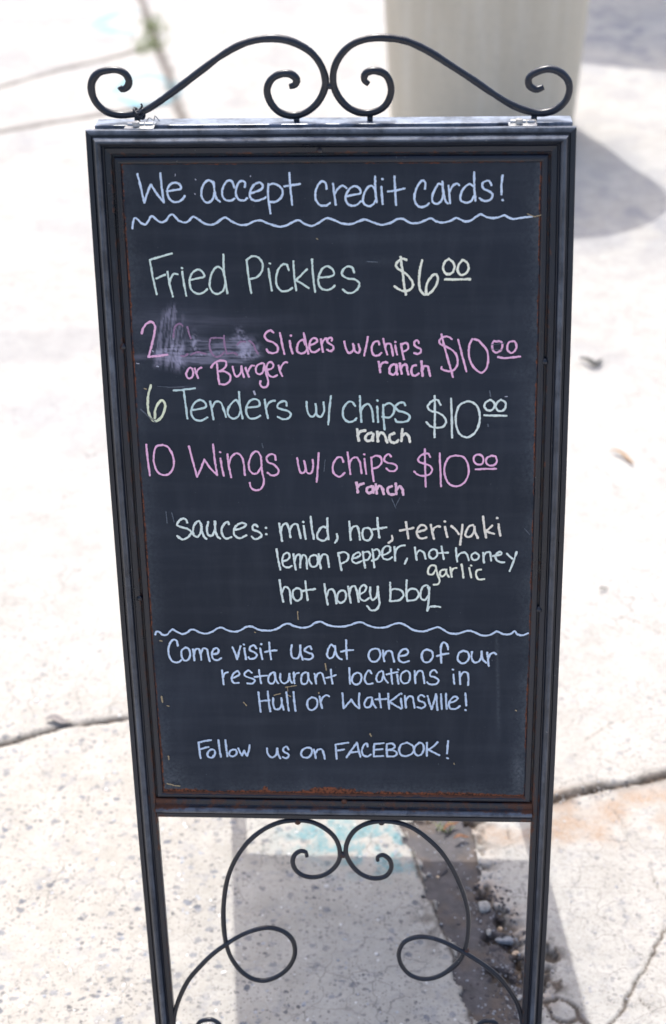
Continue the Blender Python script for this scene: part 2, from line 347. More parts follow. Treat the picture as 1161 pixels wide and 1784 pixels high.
def ground_mat():
    n = NT('worn_concrete')
    big = n.noise(1.6, 4, .6); mid = n.noise(14, 5, .65); fine = n.noise(150, 4, .7); grain = n.noise(520, 3, .6)
    base = n.mix(n.ramp(mid, [(.3, 0.), (.7, 1.)]), (.345, .333, .312), (.452, .438, .414))
    base = n.mix(n.ramp(big, [(.4, 0.), (.65, .6)]), base, (.468, .458, .437))
    base = n.mix(n.ramp(fine, [(.30, .6), (.52, 0.)]), base, (.19, .18, .17))
    base = n.mix(n.ramp(grain, [(.58, 0.), (.70, .5)]), base, (.56, .54, .51))
    agg = n.attr('aggregate')
    base = n.mix(n.math('MULTIPLY', agg, .55), base, n.mix(n.ramp(mid, [(.3, 0.), (.7, 1.)]), (.345, .315, .265), (.45, .42, .37)))
    base = n.mix(n.math('MULTIPLY', agg, n.ramp(n.noise(24, 4, .65), [(.56, 0.), (.70, .55)])), base, (.24, .25, .275))
    warp = n.coord((1, 1.15, 1))
    for sc, thr, cola, colb, k in ((46, .30, (.085, .095, .12), (.22, .23, .26), .9), (88, .33, (.09, .09, .10), (.30, .285, .27), .9), (190, .33, (.10, .098, .095), (.26, .25, .24), .75)):
        v = n.voro(sc, vec=warp); cc = n.voro(sc, vec=warp, out='Color')
        sep = n.t.nodes.new('ShaderNodeSeparateColor'); n.t.links.new(cc, sep.inputs[0])
        pick = n.ramp(sep.outputs[0], [(.62, 0.), (.64, 1.)])
        edge = n.math('ADD', v, n.math('MULTIPLY', n.math('SUBTRACT', fine, .5), .9))
        m = n.ramp(edge, [(thr - .08, 1.), (thr + .06, 0.)])
        m = n.math('MULTIPLY', n.math('MULTIPLY', m, pick), n.math('MULTIPLY', agg, k)); m = n.math('MULTIPLY', m, n.ramp(n.noise(9, 3), [(.34, .35), (.6, 1.)]))
        base = n.mix(m, base, n.mix(sep.outputs[1], cola, colb))
    # fine craze cracks
    cv = n.t.nodes.new('ShaderNodeVectorMath'); cv.operation = 'ADD'
    nn = n.t.nodes.new('ShaderNodeTexNoise'); nn.inputs['Scale'].default_value = 11; nn.inputs['Detail'].default_value = 4
    n.t.links.new(n.tc.outputs['Object'], nn.inputs['Vector'])
    vs_ = n.t.nodes.new('ShaderNodeVectorMath'); vs_.operation = 'SCALE'; vs_.inputs['Scale'].default_value = .09; n.t.links.new(nn.outputs['Color'], vs_.inputs[0])
    n.t.links.new(n.tc.outputs['Object'], cv.inputs[0]); n.t.links.new(vs_.outputs[0], cv.inputs[1])
    e1 = n.voro(17, 'DISTANCE_TO_EDGE', vec=cv.outputs[0]); e2 = n.voro(6, 'DISTANCE_TO_EDGE', vec=cv.outputs[0])
    ck = n.math('MULTIPLY', n.ramp(e1, [(.0, 1.), (.022, 0.)]), n.ramp(n.noise(5, 3), [(.46, 0.), (.58, 1.)]))
    ck = n.math('MULTIPLY', ck, .7)
    base = n.mix(ck, base, (.16, .15, .14))
    base = n.mix(n.math('MULTIPLY', n.attr('tan'), n.ramp(fine, [(.35, .35), (.6, .9)])), base, n.mix(n.ramp(grain, [(.4, 0.), (.6, 1.)]), (.24, .15, .095), (.42, .32, .24)))
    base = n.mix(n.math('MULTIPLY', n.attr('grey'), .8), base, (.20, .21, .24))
    base = n.mix(n.math('MULTIPLY', n.attr('teal'), n.ramp(fine, [(.36, .15), (.56, .8)])), base, (.10, .27, .30))
    base = n.mix(n.math('MULTIPLY', n.attr('cyan'), .9), base, (.16, .38, .46))
    base = n.mix(n.attr('dirt'), base, n.mix(n.ramp(n.noise(60, 4, .7), [(.40, 0.), (.65, 1.)]), (.030, .022, .016), (.115, .085, .065)))
    n.set(Base_Color=base, Roughness=.9, Specular_IOR_Level=.25)
    n.bump(n.math('ADD', n.math('MULTIPLY', fine, 1.0), n.math('MULTIPLY', grain, .5)), .5, .0022)
    return n.m
M_GROUND = ground_mat()
def tar_mat():
    n = NT('old_tar_patch')
    a = n.noise(45, 5, .65); b = n.noise(260, 4, .7); c = n.noise(14, 3)
    col = n.mix(n.ramp(a, [(.3, 0.), (.7, 1.)]), (.034, .031, .035), (.078, .070, .076))
    col = n.mix(n.ramp(c, [(.5, 0.), (.62, .5)]), col, (.10, .065, .040))
    col = n.mix(n.ramp(b, [(.66, 0.), (.74, .5)]), col, (.17, .165, .17))
    col = n.mix(n.attr('dirt'), col, (.035, .024, .016))
    n.set(Base_Color=col, Roughness=.62, Specular_IOR_Level=.5)
    n.bump(n.math('ADD', a, n.math('MULTIPLY', b, .6)), .6, .003)
    return n.m
M_TAR = tar_mat()
pavement = tag(empty('pavement', (0, 0, 0)), 'sunlit worn concrete pavement of uneven slabs', kind='structure')
def sheet(name, mask, mat, parent, hz, attrs):
    # cells whose four corners' majority carry the mask; neighbours meet inside the recessed joint
    cm = mask[:-1, :-1]
    idx = -np.ones(GX.shape, np.int64)
    jj, ii = np.nonzero(cm)
    use = np.zeros(GX.shape, bool)
    for a, b in ((0, 0), (0, 1), (1, 0), (1, 1)): use[jj + a, ii + b] = True
    idx[use] = np.arange(use.sum())
    V = np.stack([GX[use], GY[use], hz[use]], 1)
    F = np.stack([idx[jj, ii], idx[jj, ii + 1], idx[jj + 1, ii + 1], idx[jj + 1, ii]], 1)
    me = bpy.data.meshes.new(name)
    me.vertices.add(len(V)); me.vertices.foreach_set('co', V.ravel()); me.loops.add(F.size); me.loops.foreach_set('vertex_index', F.ravel().astype(np.int32))
    me.polygons.add(len(F)); me.polygons.foreach_set('loop_start', np.arange(0, F.size, 4, dtype=np.int32)); me.update(calc_edges=True)
    me.polygons.foreach_set('use_smooth', [True] * len(F))
    for k, A in attrs.items():
        at = me.attributes.new(k, 'FLOAT', 'POINT'); at.data.foreach_set('value', np.clip(A[use], 0, 1).astype(np.float32))
    return link(name, me, parent, mat)
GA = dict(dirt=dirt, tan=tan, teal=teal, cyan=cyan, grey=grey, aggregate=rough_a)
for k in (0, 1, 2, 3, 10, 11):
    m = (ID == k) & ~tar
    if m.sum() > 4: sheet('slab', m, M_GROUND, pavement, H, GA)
sheet('tar_patch', tar, M_TAR, pavement, H, dict(dirt=np.clip(hm + .6 * np.clip((fbm(GX * 34, GY * 34, 4, 91) - .5) * 6, 0, 1) * np.clip((GX - ground(835, 1600)[0]) * 40 + .5, 0, 1), 0, 1)))
tag(bpy.data.objects['tar_patch'], 'dark broken tar strip filling the joint under the sign')
mb = MB(); mb.add([(-80, -80, -.03), (80, -80, -.03), (80, 80, -.03), (-80, 80, -.03)], [(0, 1, 2, 3)])
def soil_mat():
    n = NT('compacted_ground'); n.set(Base_Color=n.mix(n.noise(3, 5), (.28, .265, .24), (.39, .37, .34)), Roughness=.95); return n.m
M_SOIL = soil_mat()
tag(mb.build('ground', M_SOIL), 'pale ground around and below the slabs', kind='structure')
# outer slabs beyond the detailed ones
def outer(x0, x1, y0, y1):
    mb = MB(); z = -.001; b = .006
    mb.add([(x0, y0, -.03), (x1, y0, -.03), (x1, y1, -.03), (x0, y1, -.03), (x0 + b, y0 + b, z), (x1 - b, y0 + b, z), (x1 - b, y1 - b, z), (x0 + b, y1 - b, z)], [(4, 5, 6, 7), (0, 1, 5, 4), (1, 2, 6, 5), (2, 3, 7, 6), (3, 0, 4, 7)])
    mb.build('slab', M_GROUND, pavement)
X0, X1, Y1 = xs[0], xs[-1], ys[-1]
for i in range(5):
    yy = -4.2 + i * 4.2
    outer(X0 - 2.5, X0 - .01, yy, yy + 4.19); outer(X1 + .01, X1 + 2.5, yy, yy + 4.19)
for i in range(4): outer(X0 + i * (X1 - X0) / 4, X0 + (i + 1) * (X1 - X0) / 4 - .01, Y1 + .01, Y1 + 2.6); outer(X0 + i * (X1 - X0) / 4, X0 + (i + 1) * (X1 - X0) / 4 - .01, -3.0, .19)

# ------------------------------------------------------------------ the A-frame sign
O3 = board_hit((577, 224)); NW = -c2w(NC); NW /= np.linalg.norm(NW)
UW = c2w(U_C); UW /= np.linalg.norm(UW); VW = np.cross(UW, NW) * 1.0
if VW[2] > 0: VW = -VW
FW = np.array([fwd @ WX, fwd @ WY, fwd @ WZ])
def surf(u, v, n=0.0): return O3 + UW * u + VW * v + NW * n
def to_uv(p, n=None):
    n = ZB if n is None else n
    d = c2w(ray(p)); t = ((O3 + NW * n - CAM) @ NW) / (d @ NW); q = CAM + d * t - O3
    return (q @ UW, q @ VW)
ZB = -.0045
L_ED = np.array([to_uv(p, 0) for p in [(148.5, 226), (154.5, 320), (164, 460), (174, 600), (182.7, 720), (193, 860), (204, 1000), (213.8, 1120), (230.9, 1340), (241.2, 1460), (256, 1620), (271, 1784)]])
R_ED = np.array([to_uv(p, 0) for p in [(1004.9, 221), (1003, 320), (999, 460), (994.6, 600), (991, 720), (986, 860), (980.8, 1000), (976.6, 1120), (966.8, 1340), (961.1, 1460), (953, 1620), (944, 1784)]])
L_ED[:, 0] = np.polyval(np.polyfit(L_ED[:, 1], L_ED[:, 0], 2), L_ED[:, 1]); R_ED[:, 0] = np.polyval(np.polyfit(R_ED[:, 1], R_ED[:, 0], 2), R_ED[:, 1])
VTOP = (to_uv((150, 227), 0)[1] + to_uv((1004, 221), 0)[1]) / 2
VRAIL = (to_uv((272, 1424), 0)[1] + to_uv((927, 1433), 0)[1]) / 2
ZFOOT = 0.0
VFOOT = (O3[2] - .004) / (-VW[2])
def edge(ED, v):
    v = np.asarray(v, float); k = (ED[-1, 0] - ED[-3, 0]) / (ED[-1, 1] - ED[-3, 1])
    return np.where(v > ED[-1, 1], ED[-1, 0] + (v - ED[-1, 1]) * k, np.interp(v, ED[:, 1], ED[:, 0]))
def uL(v): return edge(L_ED, v)
def uR(v): return edge(R_ED, v)
print('VTOP', VTOP, 'VRAIL', VRAIL, 'VFOOT', VFOOT, 'top z', O3[2], 'O3', O3, 'N', NW, 'uL', L_ED[:, 0].round(4), 'uR', R_ED[:, 0].round(4))
sign = tag(empty('sidewalk_sign', (float(O3[0]), float(O3[1]), 0)), 'black wrought iron A-frame sidewalk sign with a chalkboard menu and scrolled top', 'sign')
PROF = [(0, -12), (0, -.8), (.8, 0), (6.2, 0), (7.2, -1.8), (8.4, -1.8), (9.0, 1.0), (10.0, 4.6), (12.2, 6.6), (14.6, 6.6), (17.0, 4.2), (18.0, 1.2), (18.6, -1.2), (20.2, -2.4), (21.0, -1.2), (26.8, -1.8), (28, -3.0), (28, -12)]
PROF = [(a / 1000, b / 1000) for a, b in PROF]
def sweep(fn, n, prof, name, parent, mat, rustfn, closed=True, wear_highlight_fn=None):
    """fn(t, w, z) -> world point"""
    mb = MB(); ts = np.linspace(0, 1, n); vs = []; m = len(prof); ru = []
    for i, t in enumerate(ts):
        for (w, z) in prof:
            vs.append(fn(t, w, z)); ru.append(rustfn(t, w, z))
    fs = []
    for i in range(n - 1):
        for k in range(m if closed else m - 1):
            a = i * m + k; b = i * m + (k + 1) % m; fs.append((a, b, b + m, a + m))
    fs.append(tuple(reversed(range(m)))); fs.append(tuple((n - 1) * m + k for k in range(m)))
    mb.add(vs, fs); o = mb.build(name, mat, parent)
    at = o.data.attributes.new('rust', 'FLOAT', 'POINT'); at.data.foreach_set('value', np.array(ru, np.float32))
    if wear_highlight_fn:
        at = o.data.attributes.new('wear_highlight', 'FLOAT', 'POINT'); at.data.foreach_set('value', np.array([wear_highlight_fn(t, w, z) for t in ts for (w, z) in prof], np.float32))
    return o
def wav(t, s): return .00012 * math.sin(t * 13 + s) + .00008 * math.sin(t * 31 + 2 * s)
def rust_base(v, w):
    r = .20
    if w > .025: r = .48
    if .017 < w < .021: r = .32
    r += .22 * math.exp(-((v - VRAIL + .02) / .05) ** 2) * (1 if w > .018 else .2)
    return r
for nm, E, sg in (('L', uL, 1), ('R', uR, -1)):
    def fn(t, w, z, E=E, sg=sg):
        v0 = VTOP + w; v = v0 + (VFOOT - v0) * t
        return surf(E(v) + sg * w + wav(t, sg * 1.3 + w * 4), v, z)
    sweep(fn, 90, PROF, 'side_post', sign, M_IRON, lambda t, w, z: rust_base(VTOP + (VFOOT - VTOP) * t, w), wear_highlight_fn=lambda t, w, z: (.10 + .26 * float(vnoise(np.array([t * 11.0 + 5]), np.array([w * 300]), 5)[0])) if .0115 <= w <= .0172 else .0)  # post ridges carry painted highlight streaks
def fn(t, w, z):
    v = VTOP + w; a, b = uL(v) + w, uR(v) - w; return surf(a + (b - a) * t, v + wav(t, 5 + w * 4), z)
sweep(fn, 120, PROF, 'top_rail', sign, M_IRON, lambda t, w, z: .22 + (.28 if w > .025 else 0), wear_highlight_fn=lambda t, w, z: .60 if (w < .0009) else .40 if .009 <= w <= .0125 else .05 if w < .016 else 0)  # sunlit lip and ridge painted pale, with some dusty wear
def fn(t, w, z):
    v = VRAIL - w; a, b = uL(v) + .0282, uR(v) - .0282; return surf(a + (b - a) * t, v + wav(t, 9 + w * 4), z * .9 - .0002)
sweep(fn, 70, [(a, b) for a, b in PROF], 'bottom_rail', sign, M_IRON, lambda t, w, z: .27 + (.24 if w > .016 else 0) + (.15 if w < .003 else 0) + .22 * math.exp(-(min(t, 1 - t) / .05) ** 2), wear_highlight_fn=lambda t, w, z: .32 if .012 <= w <= .0172 else .0)  # ridge highlight painted into the colour
# inner bead round the board, a dark gap of 2 mm between it and the frame
BI = .0305; BW = .0085
BEAD = [(-2.6, -10), (-2.6, -7.2), (-.1, -7.2), (0, -3.5), (1.2, -1.9), (3.2, -1.1), (5.4, -1.1), (7.4, -2.2), (8.5, -4.2), (8.5, -9)]; BEAD = [(a / 1000, b / 1000) for a, b in BEAD]
VB0 = VTOP + BI; VB1 = VRAIL - .0300
def bead_r(t, w, z): return .24 + (.28 if w > .006 or w < .001 else 0)
for E, sg in ((uL, 1), (uR, -1)):
    def fn(t, w, z, E=E, sg=sg):
        v = (VB0 + w) + ((VB1 - w) - (VB0 + w)) * t; return surf(E(v) + sg * (BI + w), v, z)
    sweep(fn, 60, BEAD, 'bead', sign, M_IRON, bead_r)
def fn(t, w, z):
    v = VB0 + w; a, b = uL(v) + BI + w, uR(v) - BI - w; return surf(a + (b - a) * t, v, z)
sweep(fn, 50, BEAD, 'bead', sign, M_IRON, bead_r)
def fn(t, w, z):
    v = VB1 - w; a, b = uL(v) + BI + w, uR(v) - BI - w; return surf(a + (b - a) * t, v, z)
sweep(fn, 50, BEAD, 'bead', sign, M_IRON, lambda t, w, z: .34 + (.36 if w > .006 or w < .001 else 0))
# weld tabs that bridge the gap
def weld(u, v, ru=.6):
    mb = MB(); vs = []; fs = []; n = 10; rings = 4
    for j in range(rings + 1):
        r = .0046 * math.cos(j / rings * math.pi / 2); z = -.004 + .0042 * math.sin(j / rings * math.pi / 2)
        for k in range(n):
            a = 2 * math.pi * k / n; rr = r * (1 + .12 * math.sin(3 * a + u * 50)); vs.append(surf(u + rr * math.cos(a), v + rr * math.sin(a), z))
    for j in range(rings):
        for k in range(n): fs.append((j * n + k, j * n + (k + 1) % n, (j + 1) * n + (k + 1) % n, (j + 1) * n + k))
    mb.add(vs, fs); o = mb.build('weld_bead', M_IRON, sign, True)
    at = o.data.attributes.new('rust', 'FLOAT', 'POINT'); at.data.foreach_set('value', np.full(len(vs), ru, np.float32))
for px, py, r in ((557, 262, .45), (214.5, 604, .5), (950, 630, .3), (243, 1042, .35), (939.5, 1062, .35), (600, 1396, .75)):
    weld(*to_uv((px, py), -.003), r)
# chalkboard: a fine sheet so that wear, rust and wiped chalk can follow its edges
nu, nv = 330, 560
tt, ss = np.meshgrid(np.linspace(0, 1, nu), np.linspace(0, 1, nv)); vv = (VB0 + .006) + (VB1 - .006 - VB0 - .006) * ss
aa, bb = uL(vv) + BI + .006, uR(vv) - BI - .006; uu = aa + (bb - aa) * tt
warpz = -.0006 * np.sin(tt * math.pi) * 0
BP = O3 + uu[..., None] * UW + vv[..., None] * VW + (ZB + warpz)[..., None] * NW if np.ndim(warpz) else None
dL = (uu - aa) - .0028; dR = (bb - uu) - .0028; dTp = (vv - VB0) - .0088; dB = (VB1 - vv) - .0088
nz = fbm(uu * 90, vv * 90, 4, 51); nz2 = fbm(uu * 24, vv * 24, 3, 52)
rust = .86 * np.exp(-np.maximum(dL, 0) / .0042) * (.45 + .75 * nz2) + .80 * np.exp(-np.maximum(dR, 0) / .0038) * (.45 + .75 * nz2)
rust = np.maximum(rust, 0.66 * np.exp(-np.maximum(dTp, 0) / .003) * (.5 + .6 * nz2)); rust = np.maximum(rust, .95 * np.exp(-np.maximum(dB, 0) / .0060) * (.5 + .8 * nz2))
PB = project(BP); bx, by = PB[..., 0], PB[..., 1]
def g2(px, py, rx, ry): return np.exp(-(((bx - px) / rx) ** 2 + ((by - py) / ry) ** 2))
rust = np.maximum(rust, .95 * np.exp(-(np.maximum(np.abs(bx - 580) - 34, 0) / 10) ** 2) * np.exp(-(np.maximum(by - 1378, 1378 - by) / 9) ** 2) * (.55 + .8 * nz))
rust = np.maximum(rust, .8 * g2(463, 1374, 7, 9)); rust = np.maximum(rust, .55 * g2(760, 1380, 60, 7))
haze = .55 * np.exp(-np.maximum(dL, 0) / .010) * nz2 + .75 * np.exp(-np.maximum(dR, 0) / .010) * nz2 + .55 * np.exp(-np.maximum(dB, 0) / .014) * nz2
haze = haze + .5 * g2(905, 1345, 12, 30) + .25 * g2(300, 1350, 25, 22) + .12 * g2(905, 650, 25, 12) + .10 * g2(655, 456, 30, 8) + .10 * g2(560, 345, 20, 25) + .05 * g2(700, 415, 200, 14)
haze = haze + .22 * np.exp(-((bx - (865 + (by - 1060) * .02)) / 3.0) ** 2) * np.clip((by - 1085) / 30, 0, 1) * np.clip((1300 - by) / 60, 0, 1)
# wiped chalk beside the figure 2
def st(k1, k2, ang, seed):
    c, s = math.cos(ang), math.sin(ang); return fbm((bx * c + by * s) * k1, (-bx * s + by * c) * k2, 4, seed)
vstr = st(.42, .035, .10, 61); hstr = st(.025, .45, .02, 62); cl = fbm(bx * .12, by * .12, 4, 63); cl2 = fbm(bx * .33, by * .33, 3, 64)
poly1 = [(302, 530), (290, 545), (278, 565), (272, 600), (272, 636), (300, 640), (312, 644), (322, 628), (320, 590), (316, 555)]
poly2 = [(272, 610), (300, 600), (345, 592), (380, 598), (415, 585), (430, 592), (450, 612), (455, 620), (420, 632), (360, 634), (300, 630), (270, 628)]
s1 = np.clip(1 - dist_poly(bx, by, poly1 + poly1[:1]) / 10, 0, 1); s1 = np.where(in_poly(bx, by, poly1), 1, s1 * .5)
s2 = np.clip(1 - dist_poly(bx, by, poly2 + poly2[:1]) / 8, 0, 1); s2 = np.where(in_poly(bx, by, poly2), 1, s2 * .4)
s3 = g2(425, 605, 22, 16)
smear = s1 * np.clip((vstr - .38) * 1.5, 0, .40) + s2 * np.clip((hstr - .34) * 1.5, 0, .42) + s3 * np.clip((cl - .40) * 2.2, 0, .7)
for px, py, rx, ry, k in ((300, 592, 4, 14, .9), (309, 610, 6, 10, 1.0), (338, 598, 5, 16, .8), (345, 616, 8, 6, .8), (428, 618, 13, 6, 1.0), (418, 580, 7, 8, .6), (315, 634, 9, 8, .6), (285, 612, 6, 5, .7), (448, 612, 4, 8, .5), (425, 593, 8, 6, .6), (380, 616, 40, 4, .35)):
    smear = smear + g2(px, py, rx, ry) * k * np.clip((cl2 - .42) * 4, 0, 1)
smear = smear + .20 * g2(245, 622, 22, 5) * np.clip((hstr - .3) * 3, 0, 1) + .14 * g2(300, 565, 70, 30) * hstr + .10 * g2(380, 560, 110, 10) * hstr
smear = smear + .35 * g2(275, 637, 5, 3) * (cl2 > .45) + .10 * g2(430, 660, 14, 20) * cl + .14 * g2(322, 676, 26, 4) * hstr
smear = np.clip(smear, 0, .95)
me = bpy.data.meshes.new('chalkboard'); V = BP.reshape(-1, 3); ii, jj = np.meshgrid(np.arange(nu - 1), np.arange(nv - 1)); k0 = (jj * nu + ii).ravel()
F = np.stack([k0, k0 + nu, k0 + nu + 1, k0 + 1], 1)
NBV = len(V); back = BP.copy() - NW * .003; rim = np.concatenate([np.arange(nu), (np.arange(1, nv)) * nu + nu - 1, (nv - 1) * nu + np.arange(nu - 2, -1, -1), np.arange(nv - 2, 0, -1) * nu])
V = np.vstack([V, back.reshape(-1, 3)[rim]]); nr = len(rim)
SF = np.stack([rim, np.roll(rim, -1), NBV + (np.arange(nr) + 1) % nr, NBV + np.arange(nr)], 1)
faces = F.tolist() + SF.tolist() + [list(range(NBV, NBV + nr))]
me.from_pydata(V.tolist(), [], faces); me.update()
board = link('chalkboard', me, sign, M_BOARD)
for k, A in dict(rust=rust, haze=haze, smear=smear).items():
    at = me.attributes.new(k, 'FLOAT', 'POINT'); z = np.zeros(len(V), np.float32); z[:NBV] = np.clip(A.ravel(), 0, 1); at.data.foreach_set('value', z)
tag(board, 'black chalkboard panel with a handwritten food menu')

# rear frame: hinged at the top, leaning the other way
def rotv(v, ax, a): return v * math.cos(a) + np.cross(ax, v) * math.sin(a) + ax * (ax @ v) * (1 - math.cos(a))
YB = np.array([-UW[1], UW[0], 0.0]); YB /= np.linalg.norm(YB)          # horizontal, away from the camera
UP = np.array([0, 0, 1.0])
HIN = surf(0, VTOP, -.006) + YB * .020 - UP * .001
RA = math.radians(28); VR = -UP * math.cos(RA) + YB * math.sin(RA); NR = YB * math.cos(RA) + UP * math.sin(RA)
wu0, wu1 = float(uL(VTOP)) + .006, float(uR(VTOP)) - .0015
LR = (HIN[2] - .001) / math.cos(RA)
def rbar(name, a, b, w, d, lift=0):
    mb = MB(); a, b = np.array(a), np.array(b); ax = (b - a); L = np.linalg.norm(ax); ax /= L
    s = np.cross(ax, NR); s /= np.linalg.norm(s)
    box(mb, (a + b) / 2, (ax, s, NR), (L / 2, w / 2, d / 2)); o = mb.build(name, M_IRON, sign)
    bv = o.modifiers.new('soften', 'BEVEL'); bv.width = .0012; bv.segments = 2
    return o
# top bar of the rear frame, its upper face level
mb = MB(); c = HIN + YB * .0125 + UW * (wu0 + wu1) / 2 - UP * .010; box(mb, c, (UW, YB, UP), ((wu1 - wu0) / 2, .0130, .010))
tb = mb.build('rear_top_rail', M_IRON, sign); at = tb.data.attributes.new('wear_highlight', 'FLOAT', 'POINT'); at.data.foreach_set('value', np.array([.75 * (k % 2) for k in range(8)], np.float32)); bv = tb.modifiers.new('soften', 'BEVEL'); bv.width = .001; bv.segments = 2  # top face painted paler for settled dust and sunlight
RB = HIN + YB * .012 - UP * .021
for u in (wu0 + .014, wu1 - .014):
    rbar('rear_post', RB + UW * u, RB + UW * u + VR * (LR - .026), .026, .014)
rbar('rear_bottom_rail', RB + UW * (wu0 + .0275) + VR * .905, RB + UW * (wu1 - .0275) + VR * .905, .026, .0135)
mb = MB(); box(mb, RB + UW * (wu0 + wu1) / 2 + VR * .447 , (UW, VR, NR), ((wu1 - wu0) / 2 - .0275, .4445, .0025)); mb.build('rear_chalkboard', M_BOARD, sign)

# zinc hinges in the gap
def zinc():
    n = NT('dull_zinc'); n.set(Base_Color=n.mix(n.noise(200, 3), (.38, .39, .40), (.62, .62, .61)), Metallic=.85, Roughness=n.ramp(n.noise(120, 3), [(.3, .28), (.7, .5)])); return n.m
M_ZINC = zinc()
GAPTOP = surf(0, VTOP, -.012)
for px, w in ((241, .034), (912, .032)):
    u = to_uv((px, 214), -.006)[0]; mb = MB(); base = surf(u, VTOP, -.012) + UP * .0010
    box(mb, base + YB * .002 + UW * .000, (UW, YB, UP), (w / 2, .0075, .0009))
    box(mb, base + YB * .0140 + UW * .002 + UP * .0008, (UW, YB, UP), (w / 2 * .9, .005, .0009))
    for k in range(3):
        cc = base + YB * .0085 + UP * .0018 + UW * (k - 1) * w * .30
        tube(mb, [cc - UW * w * .13, cc, cc + UW * w * .13], .0024, UP, 10, 0)
    cc = base + UP * .0035 + YB * .003 - UW * .004
    tube(mb, [cc - UP * .002, cc, cc + UP * .003], .0042, UW, 10, 0)
    mb.build('hinge', M_ZINC, sign)
# wing of the bent catch wire beside the left hinge
u = to_uv((254, 206), -.010)[0]; b0 = surf(u, VTOP, -.02) + UP * .003 + YB * .01; mb = MB()
tube(mb, catmull([b0 - UW * .003, b0 + UP * .006 + UW * .001, b0 + UP * .003 + UW * .006, b0 + UP * .008 + UW * .008, b0 + UP * .002 + UW * .013], .001), .0007, YB, 6, 0); mb.build('catch_wire', M_ZINC, sign)

# scrolled iron on top, standing on the rear rail
SN = -.020                                                       # the plane of the scrolls, just behind the frame
def on_scroll(p):
    # vertical plane over the middle of the rear rail
    q0 = HIN + YB * .010; d = c2w(ray(p)); t = ((q0 - CAM) @ YB) / (d @ YB); return CAM + d * t
def c1(x, y): return (130 + x * .41344, 40 + y * .41344)
def c2(x, y): return (560 + x * .41344, 40 + y * .41344)
S_L = [(190,268),(200,280),(222,270),(230,245),(215,215),(185,200),(145,199),(100,212),(75,245),(72,285),(88,330),(125,368),(175,386),(235,386),(295,370),(350,337),(440,272),(540,196),(620,137),(700,92),(780,69),(860,66),(930,84),(1000,127),(1043,187),(1058,250),(1046,300),(1015,347),(965,382),(910,390),(860,373),(824,330),(812,280),(830,238),(870,215),(912,216),(936,238),(930,260),(906,268)]
S_R = [(938,270),(905,280),(876,262),(876,230),(910,206),(960,194),(1005,207),(1038,240),(1046,280),(1030,328),(985,366),(925,380),(870,371),(800,344),(720,295),(640,240),(540,175),(450,118),(360,77),(280,63),(200,66),(130,91),(82,136),(54,195),(52,260),(72,310),(115,357),(165,378),(220,376),(265,353),(291,308),(293,262),(270,217),(225,201),(188,212),(181,240),(200,258)]
for S, c in ((S_L, c1), (S_R, c2)):
    mb = MB(); P = catmull([on_scroll(c(*q)) for q in S], .003)
    tube(mb, P, .0042, YB, 14, .055, .22); o = mb.build('top_scroll', M_IRON, sign, True)
    at = o.data.attributes.new('rust', 'FLOAT', 'POINT'); at.data.foreach_set('value', np.full(len(o.data.vertices), .22, np.float32))
RAILTOP = HIN[2]
for px, py in ((239, 201), (517, 203), (645, 202), (931, 201)):
    a = on_scroll((px, py)); b = a.copy(); b[2] = RAILTOP - .003
    mb = MB(); tube(mb, [b, a * .5 + b * .5, a], .0034, YB, 10, .02); o = mb.build('scroll_stub', M_IRON, sign, True)
mb = MB(); a, b = on_scroll((568, 149)), on_scroll((582, 150)); tube(mb, [a, a * .5 + b * .5, b], .0038, YB, 10, .05); mb.build('weld_bead', M_IRON, sign, True)
# knotted dark tie round the left stub
mb = MB(); cc = on_scroll((243, 197))
for k in range(3):
    P = [cc + UW * .0058 * math.cos(t) + YB * .0055 * math.sin(t) + UP * (.0025 * math.sin(2 * t + k) - .003 + k * .003) for t in np.linspace(0, 2 * math.pi, 16)]
    tube(mb, P, .0017, UP, 6, .1)
tube(mb, catmull([cc + UP * .003, cc + UP * .008 + UW * .004, cc + UP * .011 + UW * .003], .001), .0012, YB, 6, .1); mb.build('wire_tie', M_IRON, sign, True)

# scrollwork between the legs
def c4(x, y): return (360 + x * .29285, 1380 + y * .29285)
def c5(x, y): return (660 + x * .29285, 1380 + y * .29285)
def c3(x, y): return (130 + x * .28424, 1300 + y * .28424)
LL = [c4(*q) for q in [(597,383),(592,357),(562,350),(528,370),(513,410),(528,458),(570,493),(630,506),(700,492),(758,452),(790,400),(792,340),(765,272),(700,212),(620,176),(540,168),(450,176),(350,216),(252,292),(172,402),(124,522),(103,660),(102,780),(117,900),(150,990),(210,1068),(280,1112),(350,1120),(430,1092),(495,1035),(526,960),(513,880),(460,827),(370,803),(290,815),(200,850),(110,905),(40,955)]] + [c3(*q) for q in [(780,1335),(700,1430),(645,1540),(615,1640),(607,1703)]] + [(301, 1800), (306, 1822), (325, 1838), (356, 1838), (382, 1818), (388, 1794), (372, 1777), (349, 1780), (340, 1796)]
RR = [c4(*q) for q in [(1020,408),(1018,387),(1050,374),(1088,400),(1100,450),(1068,498),(1000,513),(922,488),(862,430),(830,360),(840,292),(882,228),(950,188),(1040,172),(1150,184)]] + [c5(*q) for q in [(200,212),(290,274),(370,352),(430,442),(480,542),(515,640),(533,730),(533,820),(520,915),(490,988),(430,1050),(350,1098),(270,1112),(190,1088),(137,1030),(120,960),(150,892),(220,860),(300,860),(390,887),(480,932),(560,977),(640,1032),(720,1102),(780,1180),(825,1260),(848,1340)]] + [(911, 1795), (908, 1818), (888, 1838), (860, 1838), (834, 1820), (827, 1796), (843, 1779), (864, 1782), (872, 1798)]
